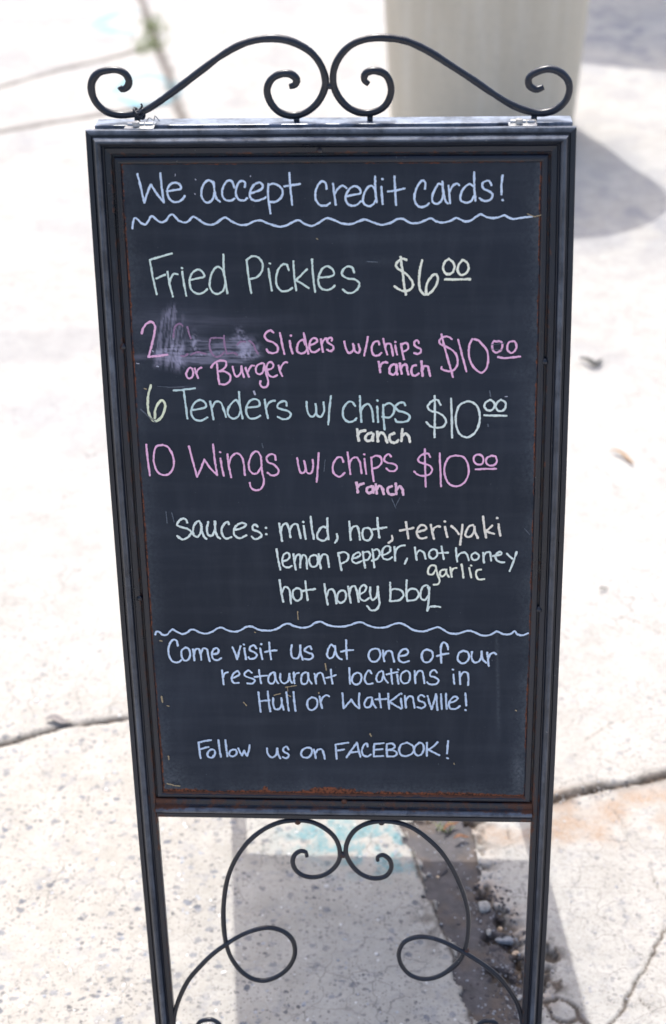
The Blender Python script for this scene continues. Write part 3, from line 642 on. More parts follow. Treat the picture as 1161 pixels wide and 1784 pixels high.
for S in (LL, RR):
    P2 = catmull([to_uv(q, -.006) for q in S], .004); mb = MB()
    dz = np.interp(np.linspace(0, 1, len(P2)), [0, .55, .7, .8, 1], [0, 0, .0028, 0, 0])
    tube(mb, [surf(a, b, -.006 + z) for (a, b), z in zip(P2, dz)], .0034, NW, 12, .03, .2)
    o = mb.build('leg_scroll', M_IRON, sign, True)
    at = o.data.attributes.new('rust', 'FLOAT', 'POINT'); at.data.foreach_set('value', np.full(len(o.data.vertices), .30, np.float32))
for px, py in ((598, 1489), (394, 1646), (812, 1656), (519, 1431), (665, 1432)):
    u, v = to_uv((px, py), -.006); mb = MB(); vs = []
    me_ = bpy.data.meshes.new('weld_bead'); bm_v = []
    n = 10
    for j in range(7):
        for k in range(n):
            th = math.pi * j / 6; a = 2 * math.pi * k / n; r = .0050 * math.sin(th); vs.append(surf(u + r * math.cos(a), v + r * math.sin(a), -.006 + .0045 * math.cos(th)))
    mb.add(vs, [(j * n + k, j * n + (k + 1) % n, (j + 1) * n + (k + 1) % n, (j + 1) * n + k) for j in range(6) for k in range(n)])
    o = mb.build('weld_bead', M_IRON, sign, True); at = o.data.attributes.new('rust', 'FLOAT', 'POINT'); at.data.foreach_set('value', np.full(len(vs), .6, np.float32))
# ------------------------------------------------------------------ handwriting
# each block: (x origin, y origin, scale) of an enlarged view of the photograph, then the pen strokes in it
def K(x0, y0, w): return (x0, y0, w / 1161.0)
R1, R2, R3, R4, R5, R6, R7, R8 = K(220, 280, 360), K(540, 280, 420), K(240, 430, 400), K(640, 430, 300), K(230, 520, 300), K(450, 560, 310), K(740, 560, 190), K(240, 660, 360)
R9, R10, R11, R12, R13, R14, R15, R16 = K(560, 680, 340), K(240, 760, 340), K(560, 770, 340), K(290, 890, 330), K(600, 890, 320), K(260, 1070, 340), K(580, 1070, 360), K(320, 1270, 500)
def D(x, y): return [(x - 2, y - 1), (x + 2, y + 1)]
WRITING = [
 ('We accept credit cards!', 'blue', 4.1, [
  (R1, [[(64,74),(84,155),(103,235)], [(103,235),(122,175),(140,134)], [(140,134),(175,188),(213,234)], [(193,70),(200,150),(213,234)],
   [(229,172),(270,165),(308,156),(303,135),(280,123),(255,128),(236,150),(232,180),(243,212),(265,230),(295,230),(318,215),(330,197)],
   [(495,140),(478,114),(458,111),(436,132),(423,172),(428,210),(448,233),(470,233),(488,212),(496,178)], [(492,118),(498,175),(508,212),(528,230)],
   [(608,152),(598,120),(580,110),(558,125),(541,165),(543,200),(562,222),(590,224),(610,212)], [(667,148),(668,122),(650,113),(632,125),(618,160),(620,195),(638,220),(660,224),(681,210)],
   [(695,183),(725,175),(762,158),(768,138),(752,123),(730,128),(708,150),(695,183),(700,210),(725,224),(755,220),(785,205)],
   [(800,130),(797,180),(803,240),(812,296)], [(798,140),(825,128),(860,142),(880,170),(872,205),(845,228),(803,233)], [(918,68),(922,140),(934,247)], [(888,143),(930,138),(978,130)]]),
  (R2, [[(80,135),(78,112),(62,98),(45,110),(28,150),(30,190),(50,213),(78,215),(98,203)], [(112,110),(118,160),(125,212)], [(118,165),(135,135),(158,120),(177,132)],
   [(172,172),(205,165),(245,155),(238,132),(215,122),(192,135),(175,165),(175,195),(195,215),(225,213),(247,195)],
   [(316,140),(298,120),(278,130),(260,165),(258,200),(280,218),(303,212),(318,190)], [(315,75),(316,140),(322,200)], [(345,125),(348,170),(351,208)], D(350,88), [(408,75),(411,140),(416,213)], [(376,148),(415,143),(458,133)],
   [(555,135),(556,105),(542,95),(522,118),(505,165),(508,200),(530,223),(560,217),(574,205)], [(640,118),(622,110),(605,135),(590,170),(594,200),(615,207),(635,190),(645,150)], [(638,100),(645,160),(655,195),(665,205)],
   [(668,120),(672,160),(676,205)], [(672,150),(690,120),(710,110),(720,118)], [(792,125),(770,112),(748,125),(728,160),(728,190),(750,201),(775,195),(790,170)], [(792,55),(792,120),(798,193)],
   [(875,118),(865,98),(845,98),(830,115),(838,135),(865,147),(880,160),(875,182),(855,193),(830,190),(818,180)], [(929,70),(923,115),(924,162)], D(929,190)])]),
 ('~1', 'blue', 4.0, [(R1, 'A'), (R2, 'B')]),
 ('Fried Pickles', 'green', 3.9, [(R3, [[(62,66),(78,155),(97,240)], [(62,66),(115,50),(174,33)], [(95,160),(140,140)], [(152,125),(163,190),(179,251)], [(160,190),(170,155),(185,135),(203,138)],
   [(226,125),(235,185),(247,247)], D(225,107), [(262,168),(300,160),(338,150),(330,128),(308,115),(285,125),(266,155),(265,195),(280,225),(310,238),(335,230),(353,213)],
   [(440,150),(428,115),(405,100),(380,125),(365,175),(368,210),(390,235),(415,235),(436,215),(445,180)], [(434,38),(437,120),(448,195),(455,235)],
   [(552,70),(560,140),(575,233)], [(550,68),(580,47),(612,55),(632,85),(628,125),(600,155),(562,163)], [(662,110),(670,165),(679,221)], D(669,84),
   [(765,118),(752,88),(735,88),(712,115),(700,160),(707,200),(730,223),(760,222),(783,207)], [(788,72),(793,150),(802,220)], [(857,113),(825,145),(795,175)], [(795,165),(830,185),(866,208)],
   [(882,62),(888,150),(898,228)], [(920,155),(960,152),(993,140),(985,112),(960,98),(935,110),(918,145),(915,180),(930,210),(960,218),(985,208),(997,195)],
   [(1095,130),(1085,105),(1065,98),(1040,115),(1035,140),(1060,158),(1100,165),(1122,185),(1110,215),(1085,232),(1055,230),(1038,215)]])]),
 ('$6 00', 'cream', 4.6, [(R4, [[(265,88),(240,80),(210,95),(193,120),(205,145),(240,165),(280,200),(308,245),(300,280),(265,297),(220,290),(185,265)], [(225,68),(238,160),(250,260),(262,322)],
   [(370,90),(355,160),(350,240),(358,290),(380,318),(410,318),(445,290),(475,235),(475,200),(460,183),(430,205),(405,245),(397,285),(400,320)],
   [(550,80),(525,100),(512,140),(522,170),(548,184),(575,172),(588,135),(575,100),(550,80)], [(640,90),(620,115),(610,150),(620,180),(640,190),(665,178),(683,150),(678,115),(655,92),(640,90)], [(525,219),(610,219),(695,217)]])]),
 ('2', 'pink', 4.4, [(R5, [[(67,235),(80,195),(105,165),(135,158),(155,180),(155,220),(140,290),(115,390)], [(112,393),(180,385),(240,378)]])]),
 ('wiped', 'faint', 3.6, [(R5, [[(280,262),(288,200),(305,175),(328,170),(342,184)], [(375,190),(385,230),(398,268)], [(332,385),(355,388),(377,372)], [(528,275),(524,320),(542,372),(572,393),(602,382),(622,362)], [(535,266),(580,264),(620,268)],
   [(622,250),(626,310),(640,370)], [(640,372),(690,366),(712,380)], [(712,310),(735,290),(765,292)], [(790,285),(815,300),(838,350),(850,372)], [(400,378),(440,362),(500,372)]])]),
 ('Sliders w/chips', 'pink', 4.1, [(R6, [[(100,72),(82,58),(58,68),(43,95),(60,120),(105,140),(130,170),(125,195),(95,207),(65,198),(57,180)], [(143,75),(155,140),(172,212)], [(207,125),(213,165),(225,208)], D(214,92),
   [(305,150),(295,120),(270,130),(255,165),(258,195),(280,208),(305,200),(320,180)], [(298,75),(310,130),(328,210)], [(335,155),(365,145),(385,128),(378,110),(355,110),(338,135),(335,170),(350,198),(375,198),(400,180)],
   [(410,115),(415,155),(424,198)], [(415,155),(425,125),(445,110),(453,118)], [(480,125),(482,108),(462,108),(450,125),(462,142),(490,160),(490,182),(468,193),(450,183)],
   [(562,130),(575,180),(595,205),(615,195),(625,165),(620,145)], [(622,160),(635,195),(655,205),(665,185),(655,148)], [(717,100),(705,160),(692,222)],
   [(790,150),(785,130),(765,130),(745,155),(742,190),(755,218),(780,222),(805,205)], [(817,112),(828,165),(843,215)], [(830,170),(840,145),(862,145),(872,175),(880,222)], [(895,155),(900,185),(908,215)], D(896,133),
   [(933,145),(940,195),(952,247)], [(935,150),(965,140),(980,160),(972,185),(945,195)], [(1048,140),(1040,122),(1022,130),(1020,152),(1040,168),(1062,180),(1060,200),(1040,212),(1018,205)]])]),
 ('ranch', 'pink', 4.7, [(R6, [[(787,262),(793,300),(797,330)], [(793,300),(805,275),(825,265),(843,268)], [(890,280),(870,285),(857,310),(862,338),(885,345),(903,320),(905,290)], [(903,280),(903,320),(908,345)],
   [(925,272),(930,310),(938,340)], [(930,310),(945,285),(965,280),(973,310),(980,345)], [(1030,285),(1010,290),(1000,315),(1005,345),(1025,352),(1048,340)], [(1066,258),(1068,305),(1074,355)], [(1070,320),(1085,290),(1105,292),(1115,320),(1122,355)]])]),
 ('or Burger', 'pink', 3.9, [(R5, [[(408,472),(395,465),(375,485),(368,515),(385,538),(405,530),(415,500),(408,472)], [(425,470),(435,505),(448,535)], [(435,500),(450,475),(470,465)],
   [(575,440),(580,500),(590,572)], [(535,465),(560,432),(600,418),(635,425),(635,455),(610,480),(580,492)], [(585,490),(630,492),(665,520),(660,555),(630,577),(590,575)],
   [(680,458),(690,500),(705,525),(725,515),(738,490),(740,455)], [(740,455),(748,500),(757,530)], [(768,465),(778,500),(790,528)], [(778,500),(795,470),(812,450),(825,452)],
   [(885,435),(860,440),(838,465),(842,500),(865,510),(885,490),(893,450)], [(893,440),(905,500),(920,560),(912,590),(885,598),(865,575),(868,555)],
   [(915,480),(945,470),(955,450),(945,430),(925,430),(910,455),(912,490),(930,520),(955,528),(980,515)], [(990,450),(1000,490),(1015,522)], [(998,480),(1015,445),(1035,428),(1048,430)]])]),
 ('$10 00', 'pink', 4.0, [(R7, [[(290,187),(265,165),(220,160),(175,180),(155,212),(170,240),(220,262),(290,300),(335,350),(352,410),(345,470),(310,515),(270,530),(220,520),(178,500),(182,482)], [(180,135),(215,280),(260,440),(303,590)],
   [(357,192),(400,360),(445,530)], [(507,185),(480,240),(470,310),(480,400),(520,480),(570,530),(610,543),(650,510),(675,440),(675,360),(655,290),(610,240),(570,200),(507,185)],
   [(740,205),(722,235),(722,290),(745,325),(775,328),(810,305),(828,260),(820,220),(790,208),(760,213),(740,205)], [(935,208),(900,220),(880,260),(885,305),(915,332),(950,322),(975,285),(975,240),(955,210),(935,208)], [(780,378),(850,388),(930,382),(1018,372)]])]),
 ('6', 'yellow', 4.7, [(R8, [[(75,35),(60,100),(60,170),(75,220),(100,237),(130,220),(152,175),(155,140),(140,120),(118,135),(100,175),(98,220)]])]),
 ('Tenders w/', 'aqua', 4.0, [(R8, [[(203,65),(260,60),(323,52)], [(260,62),(270,140),(281,222)], [(305,175),(345,168),(385,155),(375,128),(350,118),(325,130),(305,165),(303,200),(325,228),(360,233),(393,215)],
   [(408,125),(418,175),(427,227)], [(417,165),(440,128),(465,130),(480,160),(498,213)], [(575,150),(555,118),(530,135),(508,170),(510,200),(535,222),(565,210),(580,180)], [(570,72),(575,140),(590,222)],
   [(610,160),(645,158),(685,148),(680,122),(655,112),(630,125),(612,160),(612,190),(630,220),(665,220),(690,205)], [(715,115),(722,165),(733,220)], [(722,170),(730,145),(750,125),(773,122)],
   [(838,150),(835,128),(815,125),(790,140),(785,158),(810,170),(845,180),(862,200),(845,222),(815,225),(788,212)], [(950,127),(955,180),(970,208),(990,208),(1003,180),(1000,140)], [(1003,170),(1010,205),(1030,212),(1048,180),(1045,130)], [(1087,95),(1078,170),(1072,255)]])]),
 ('chips', 'aqua', 4.2, [(R9, [[(202,92),(185,68),(162,68),(138,95),(128,130),(138,170),(165,187),(192,182),(210,165)], [(230,33),(233,100),(239,187)], [(236,120),(255,90),(280,80),(300,110),(310,185)], [(333,95),(336,140),(338,188)], D(334,60),
   [(368,85),(370,150),(377,232)], [(370,90),(405,75),(432,95),(430,135),(405,160),(362,155)], [(500,88),(490,72),(462,75),(442,95),(455,118),(495,130),(525,150),(520,175),(490,187),(450,185),(440,170)]])]),
 ('$10 00', 'mint', 4.2, [(R9, [[(710,85),(690,55),(660,62),(633,95),(650,120),(690,130),(730,155),(742,185),(728,212),(690,222),(650,212),(625,188)], [(675,32),(676,150),(673,278)], [(772,48),(776,160),(778,280)],
   [(865,65),(825,85),(803,140),(802,200),(825,260),(865,278),(910,255),(938,200),(942,140),(925,90),(890,67),(865,65)], [(1003,55),(978,72),(970,95),(985,115),(1010,118),(1030,95),(1025,68),(1003,55)],
   [(1068,55),(1045,72),(1038,95),(1050,118),(1075,122),(1095,100),(1095,72),(1068,55)], [(970,147),(1035,149),(1102,150)]])]),
 ('ranch', 'white', 5.4, [(R9, [[(213,230),(218,265),(224,298)], [(218,265),(232,245),(262,238)], [(298,250),(275,260),(262,285),(275,300),(298,295),(310,262)], [(310,258),(305,285),(308,298)], [(333,245),(336,275),(337,303)], [(335,275),(355,250),(375,262),(392,308)],
   [(435,255),(412,262),(405,285),(420,308),(445,308),(458,295)], [(482,230),(480,270),(477,300)], [(480,275),(500,255),(518,268),(528,305)]])]),
 ('10 Wings w/', 'pink', 3.9, [(R10, [[(52,48),(62,140),(74,232)], [(150,50),(115,58),(98,100),(100,165),(125,215),(165,230),(200,210),(217,160),(205,100),(180,62),(150,50)], [(306,58),(330,150),(355,240)], [(355,240),(378,190),(398,137)], [(398,137),(435,190),(474,230)], [(450,47),(460,140),(474,230)],
   [(494,130),(502,185),(514,234)], D(492,93), [(535,105),(543,170),(558,243)], [(543,170),(560,120),(590,100),(620,120),(640,230)], [(735,120),(712,88),(688,98),(665,145),(665,195),(690,222),(715,215),(735,180)],
   [(735,120),(740,200),(752,270),(735,310),(705,320),(675,303),(668,275)], [(822,140),(815,110),(793,105),(768,125),(775,150),(815,170),(840,200),(830,225),(800,232),(773,215)],
   [(950,127),(960,185),(972,215),(990,215),(1000,180),(990,145)], [(997,175),(1010,215),(1030,220),(1045,185),(1042,138)], [(1078,98),(1073,180),(1066,270)]])]),
 ('chips', 'pink', 3.9, [(R11, [[(132,118),(120,90),(100,90),(78,115),(68,155),(80,190),(110,205),(140,182)], [(157,60),(165,120),(174,190)], [(168,125),(185,97),(210,90),(230,120),(240,185)], [(257,98),(262,145),(268,188)], D(256,72),
   [(297,90),(303,160),(313,232)], [(297,95),(325,80),(352,88),(360,115),(342,145),(303,158)], [(415,85),(402,70),(380,85),(375,108),(395,122),(435,130),(452,148),(440,168),(405,170),(387,155)]])]),
 ('$10 00', 'pink', 3.8, [(R11, [[(648,88),(635,68),(605,72),(578,95),(580,115),(610,127),(645,140),(660,165),(645,190),(605,200),(570,190),(553,173)], [(616,40),(618,150),(622,265)], [(705,65),(708,160),(713,262)],
   [(800,78),(760,90),(735,140),(738,205),(765,250),(805,262),(850,240),(875,190),(872,130),(845,88),(800,78)], [(932,72),(910,85),(907,110),(925,130),(955,130),(965,105),(955,80),(932,72)], [(1010,80),(985,95),(980,120),(1000,138),(1030,135),(1045,110),(1035,85),(1010,80)], [(918,161),(980,158),(1040,158)]])]),
 ('ranch', 'pinkw', 5.2, [(R11, [[(210,240),(214,270),(218,298)], [(214,272),(230,252),(252,245)], [(298,262),(275,270),(270,290),(285,303),(305,290),(308,262)], [(310,262),(310,300)], [(325,250),(330,305)], [(330,280),(345,258),(360,268),(372,308)],
   [(420,262),(400,270),(395,292),(410,310),(435,308)], [(443,245),(445,275),(447,308)], [(447,285),(465,262),(480,275),(488,312)]])]),
 ('sauces: mild, hot,', 'mint', 4.3, [(R12, [[(130,70),(122,52),(105,45),(80,58),(68,85),(95,98),(135,110),(155,130),(135,158),(100,173),(68,152)], [(212,75),(200,60),(178,75),(165,110),(168,145),(190,158),(210,135),(218,95)], [(215,80),(222,130),(235,160),(247,170)],
   [(258,65),(250,110),(258,145),(280,150),(298,115),(300,62)], [(298,62),(302,120),(315,155),(330,168)], [(385,80),(378,65),(355,80),(340,110),(345,145),(368,168),(400,158)], [(415,115),(450,108),(480,95),(488,80),(465,72),(435,85),(415,115),(420,148),(450,165),(492,148)],
   [(560,95),(545,82),(528,95),(535,115),(565,125),(585,145),(570,165),(540,170),(525,155)], D(612,102), D(614,141),
   [(692,75),(702,130),(710,183)], [(702,125),(712,90),(735,75),(750,100),(762,160)], [(757,120),(775,85),(800,80),(812,110),(825,165)], [(843,90),(848,130),(855,170)], D(840,66), [(885,33),(892,100),(905,170)],
   [(985,105),(960,95),(935,120),(925,155),(940,175),(970,180),(990,160)], [(988,42),(988,110),(995,172)], [(1046,140),(1050,165),(1035,193)]]),
   (R13, [[(32,65),(37,120),(41,182)], [(40,130),(55,100),(80,95),(92,125),(100,180)], [(150,105),(125,110),(115,145),(128,180),(155,183),(175,155),(170,120),(150,105)], [(209,42),(215,105),(223,167)], [(182,115),(225,108),(267,102)]])]),
 (', teriyaki', 'peach', 4.4, [(R13, [[(302,155),(305,180),(280,200)], [(390,68),(398,120),(405,172)], [(352,122),(395,115),(438,105)], [(458,132),(490,125),(518,112),(510,92),(488,88),(465,110),(460,145),(475,168),(500,172),(520,165)],
   [(548,85),(556,130),(568,175)], [(556,135),(568,108),(590,95),(606,98)], [(637,98),(643,130),(652,163)], D(636,65), [(677,93),(705,118),(725,145)], [(748,85),(740,150),(733,212)],
   [(815,88),(790,95),(770,130),(768,158),(790,163),(815,140),(825,105)], [(822,98),(830,140),(845,170)], [(877,33),(885,100),(897,167)], [(935,90),(915,110),(890,130)], [(892,125),(920,135),(947,143)], [(975,82),(980,120),(986,155)], D(967,43)])]),
 ('lemon pepper, hot honey', 'mint', 4.0, [(R12, [[(677,232),(685,290),(700,358)], [(712,305),(740,300),(758,275),(745,255),(722,265),(712,300),(720,335),(745,345),(770,335)], [(780,262),(785,310),(795,358)], [(787,305),(800,270),(820,268),(823,300),(821,345)], [(823,300),(840,268),(855,275),(864,352)],
   [(905,268),(882,280),(878,315),(895,340),(920,335),(930,300),(920,270),(905,268)], [(935,262),(940,310),(948,352)], [(940,310),(960,265),(985,270),(992,300),(998,342)], [(1055,255),(1065,310),(1075,362)], [(1057,258),(1090,250),(1115,265),(1110,300),(1070,322)]]),
   (R13, [[(50,300),(80,292),(100,280),(98,262),(80,262),(55,285),(52,315),(75,328),(108,315)], [(118,255),(125,310),(132,357)], [(120,262),(150,255),(165,275),(150,305),(120,312)], [(178,240),(185,300),(190,355)], [(180,250),(210,240),(225,262),(210,300),(175,313)],
   [(235,275),(265,270),(290,250),(288,225),(265,220),(245,240),(240,275),(250,300),(280,305),(303,290)], [(318,225),(320,270),(322,312)], [(320,275),(330,240),(355,220),(383,215)], [(397,298),(383,332)],
   [(447,228),(452,270),(458,308)], [(455,275),(475,248),(500,258),(515,300)], [(560,240),(540,255),(538,285),(555,300),(580,290),(588,262),(578,243),(560,240)], [(615,222),(622,265),(630,303)], [(595,265),(630,262),(657,262)],
   [(706,232),(710,280),(714,318)], [(712,290),(735,265),(765,262),(780,285),(787,310)], [(830,262),(808,272),(805,295),(820,308),(845,300),(850,278),(830,262)], [(878,262),(880,295),(883,325)], [(880,295),(895,262),(920,260),(925,285),(928,312)],
   [(938,283),(970,278),(995,270),(990,258),(970,262),(955,285),(965,310),(990,322),(1012,322)], [(1028,267),(1045,285),(1063,300)], [(1090,257),(1072,310),(1045,378)]])]),
 ('garlic', 'cream', 4.0, [(R13, [[(575,345),(550,342),(530,370),(535,398),(558,398),(578,370)], [(578,345),(590,400),(603,440),(590,462),(565,463)], [(635,368),(612,375),(605,400),(618,412),(640,395),(645,368)], [(642,370),(648,395),(662,415)], [(670,355),(675,385),(680,415)], [(675,385),(690,362),(710,358)],
   [(742,335),(748,375),(753,420)], [(790,358),(797,390),(803,418)], D(802,343), [(865,368),(842,372),(833,400),(850,430),(885,428)]])]),
 ('hot honey bbq', 'mint', 4.1, [(R12, [[(695,420),(705,490),(718,555)], [(708,500),(730,462),(752,475),(765,565)], [(800,470),(780,485),(778,525),(800,548),(825,535),(830,500),(820,475),(800,470)], [(853,428),(860,490),(867,545)], [(828,490),(865,483),(913,476)],
   [(970,445),(978,510),(990,572)], [(982,520),(1000,480),(1020,478),(1035,510),(1043,565)], [(1072,485),(1052,505),(1050,545),(1070,562),(1095,545),(1102,510),(1090,487),(1072,485)]]),
   (R13, [[(25,475),(33,530),(42,578)], [(33,525),(45,480),(65,472),(78,500),(92,572)], [(98,525),(130,505),(140,480),(125,465),(105,480),(97,515),(105,555),(130,565),(158,548)], [(165,480),(165,525),(178,560),(200,545),(210,505),(213,475)], [(213,475),(218,540),(222,590),(200,622),(170,625),(145,598)],
   [(290,450),(293,510),(290,568)], [(290,500),(320,490),(360,500),(375,530),(350,560),(295,568)], [(395,435),(393,500),(398,565)], [(395,515),(420,490),(455,495),(472,525),(450,558),(400,565)],
   [(535,492),(525,468),(500,475),(482,520),(488,552),(510,560),(530,535)], [(538,480),(535,550),(525,628)], [(525,628),(540,605),(565,600),(607,605)]])]),
 ('~2', 'blue', 4.0, [(R14, 'C'), (R15, 'D')]),
 ('Come visit us at one of our', 'blue', 4.0, [(R14, [[(172,185),(165,155),(148,148),(128,165),(117,205),(122,250),(145,280),(175,283),(193,270)], [(220,195),(198,210),(195,245),(210,272),(232,270),(245,240),(238,205),(220,195)], [(262,205),(267,240),(271,272)], [(267,238),(280,205),(298,205),(308,240),(312,268)], [(308,235),(325,200),(345,205),(352,240),(362,277)],
   [(378,235),(405,230),(415,212),(402,198),(382,210),(375,240),(385,265),(410,270),(430,258)], [(497,193),(515,235),(525,265)], [(525,265),(535,225),(545,187)], [(568,198),(572,235),(577,265)], D(565,177), [(640,200),(625,182),(605,190),(600,210),(625,222),(642,240),(630,258),(600,262),(592,252)],
   [(662,200),(668,235),(675,265)], D(668,175), [(715,165),(720,215),(727,265)], [(690,222),(725,215),(760,212)], [(850,180),(845,225),(855,255),(880,260),(897,235),(900,182)], [(900,182),(903,230),(915,268)],
   [(967,205),(958,188),(938,195),(925,212),(945,225),(972,235),(975,252),(955,266),(925,262)], [(1100,190),(1085,178),(1068,200),(1060,240),(1075,260),(1095,250),(1108,215)], [(1105,185),(1113,230),(1130,258),(1147,265)]]),
   (R15, [[(75,142),(77,200),(80,248)], [(47,208),(80,200),(115,198)], [(238,190),(212,200),(202,235),(220,262),(248,260),(268,225),(258,195),(238,190)], [(282,200),(285,235),(290,262)], [(286,235),(305,205),(328,205),(338,235),(345,265)],
   [(372,232),(405,228),(425,212),(412,192),(388,200),(370,230),(375,258),(400,268),(428,260)], [(528,195),(508,205),(500,240),(515,265),(540,265),(562,235),(555,205),(528,195)], [(648,195),(640,165),(622,155),(608,180),(608,225),(610,270)], [(585,232),(620,222),(650,218)],
   [(732,202),(710,215),(702,250),(722,272),(748,268),(765,240),(758,210),(732,202)], [(782,208),(780,245),(795,268),(820,262),(835,235),(836,205)], [(836,205),(843,250),(862,270)], [(868,212),(872,250),(876,288)], [(872,250),(885,222),(905,213),(918,222)]])]),
 ('restaurant locations in', 'blue', 3.7, [(R14, [[(435,330),(440,375),(445,415)], [(440,375),(452,348),(470,342)], [(490,378),(520,368),(540,352),(528,335),(505,348),(492,380),(505,405),(535,405)], [(612,345),(595,332),(572,345),(570,362),(600,375),(630,388),(618,408),(585,408)],
   [(655,328),(660,370),(668,408)], [(628,370),(665,365),(703,362)], [(745,342),(725,350),(710,380),(715,405),(738,408),(750,385),(748,350)], [(750,345),(755,385),(770,408)], [(782,350),(782,388),(800,408),(825,398),(836,350)], [(836,350),(841,388),(852,405)],
   [(862,342),(862,375),(866,408)], [(862,375),(875,350),(892,345)], [(935,342),(915,350),(905,385),(912,410),(935,410),(948,380),(945,348)], [(946,345),(952,385),(968,410)], [(985,350),(990,380),(995,410)], [(990,380),(1005,350),(1025,345),(1038,370),(1048,410)],
   [(1082,325),(1085,370),(1092,410)], [(1055,375),(1085,368),(1112,358)]]),
   (R15, [[(93,298),(95,345),(98,388)], [(135,325),(115,340),(110,375),(128,392),(150,385),(162,355),(155,330),(135,325)], [(218,330),(205,312),(188,330),(180,365),(195,388),(225,385)], [(275,315),(258,325),(245,355),(255,378),(275,370),(285,335)], [(283,318),(290,355),(310,382)],
   [(328,305),(330,345),(335,388)], [(302,335),(330,328),(365,322)], [(362,335),(365,360),(370,388)], D(368,308), [(410,315),(388,330),(382,365),(400,385),(425,378),(435,345),(425,318),(410,315)], [(460,315),(462,350),(465,385)], [(462,350),(480,318),(500,315),(510,345),(515,385)],
   [(585,325),(572,310),(550,322),(548,342),(575,352),(595,368),(582,388),(545,390),(530,378)], [(678,335),(680,360),(683,388)], D(675,308), [(712,320),(714,355),(716,390)], [(714,350),(735,322),(755,325),(762,355),(760,395)]])]),
 ('Hull or Watkinsville!', 'soft', 3.9, [(R14, [[(652,460),(658,520),(665,577)], [(707,455),(713,520),(722,575)], [(655,515),(690,510),(718,508)], [(738,495),(740,535),(752,562),(775,560),(790,530),(788,495)], [(788,495),(792,535),(802,565)], [(818,460),(825,520),(832,570)], [(860,458),(865,515),(872,572)],
   [(970,490),(948,505),(942,540),(958,565),(985,560),(1002,530),(995,500),(970,490)], [(1015,485),(1022,525),(1030,555)], [(1020,520),(1035,490),(1055,478),(1072,485)]]),
   (R15, [[(55,440),(58,485),(62,525)], [(62,525),(85,500),(105,475)], [(105,475),(120,500),(147,525)], [(150,440),(147,480),(150,525)], [(215,462),(195,468),(178,500),(188,520),(210,515),(222,480)], [(220,465),(228,500),(243,522)], [(262,442),(265,480),(272,520)], [(240,475),(270,475),(302,472)],
   [(312,442),(313,485),(317,528)], [(375,445),(345,470),(312,492)], [(315,485),(345,505),(385,527)], [(383,470),(387,500),(390,522)], D(385,443), [(405,455),(408,490),(412,522)], [(408,490),(425,460),(445,458),(455,490),(460,522)],
   [(515,460),(498,450),(480,465),(485,482),(512,492),(520,510),(500,525),(475,518)], [(533,455),(545,500),(555,530)], [(555,530),(568,490),(580,445)], [(583,455),(585,500),(588,535)], [(608,445),(610,490),(613,530)], [(636,442),(637,490),(641,528)],
   [(655,495),(685,485),(702,470),(690,458),(668,470),(652,500),(660,525),(690,528),(715,512)], [(745,440),(748,475),(750,510)], D(746,535)])]),
 ('Follow us on FACEBOOK!', 'soft', 3.9, [(R16, [[(62,52),(65,80),(70,115)], [(62,52),(85,46),(112,42)], [(66,80),(85,74),(102,70)], [(112,80),(100,90),(100,108),(115,113),(127,100),(125,82),(112,80)], [(142,42),(146,75),(152,110)], [(170,42),(174,75),(178,108)], [(200,80),(188,88),(187,102),(200,108),(215,98),(213,82),(200,80)],
   [(222,75),(230,92),(238,104)], [(238,104),(243,92),(246,84)], [(246,84),(252,98),(258,106)], [(258,106),(265,85),(268,62)], [(338,75),(342,98),(358,112),(375,102),(380,75)], [(380,75),(384,100),(392,116)], [(425,80),(418,68),(405,75),(405,88),(420,95),(427,105),(415,115),(402,110)],
   [(500,72),(482,82),(476,100),(488,112),(508,110),(520,92),(515,75),(500,72)], [(528,80),(532,98),(536,115)], [(532,98),(545,80),(560,80),(568,98),(572,118)], [(615,60),(617,88),(620,118)], [(615,60),(640,56),(667,52)], [(618,85),(650,80)],
   [(660,112),(680,82),(702,52)], [(702,52),(708,80),(716,110)], [(675,92),(712,88)], [(745,68),(742,55),(730,62),(722,85),(728,103),(745,108),(758,100)], [(772,58),(770,82),(770,108)], [(772,58),(810,54)], [(771,82),(805,78)], [(770,108),(808,106)],
   [(822,58),(822,82),(824,108)], [(822,58),(845,56),(855,68),(845,78),(824,82)], [(824,82),(852,84),(864,95),(855,106),(824,108)], [(905,52),(882,60),(872,82),(882,103),(905,106),(928,92),(930,68),(905,52)], [(955,52),(938,66),(933,88),(945,104),(962,100),(972,78),(968,58),(955,52)],
   [(985,52),(984,78),(984,106)], [(1028,50),(1008,70),(988,82)], [(990,80),(1012,92),(1035,103)], [(1070,45),(1068,72),(1066,96)], D(1068,115)])]),
]
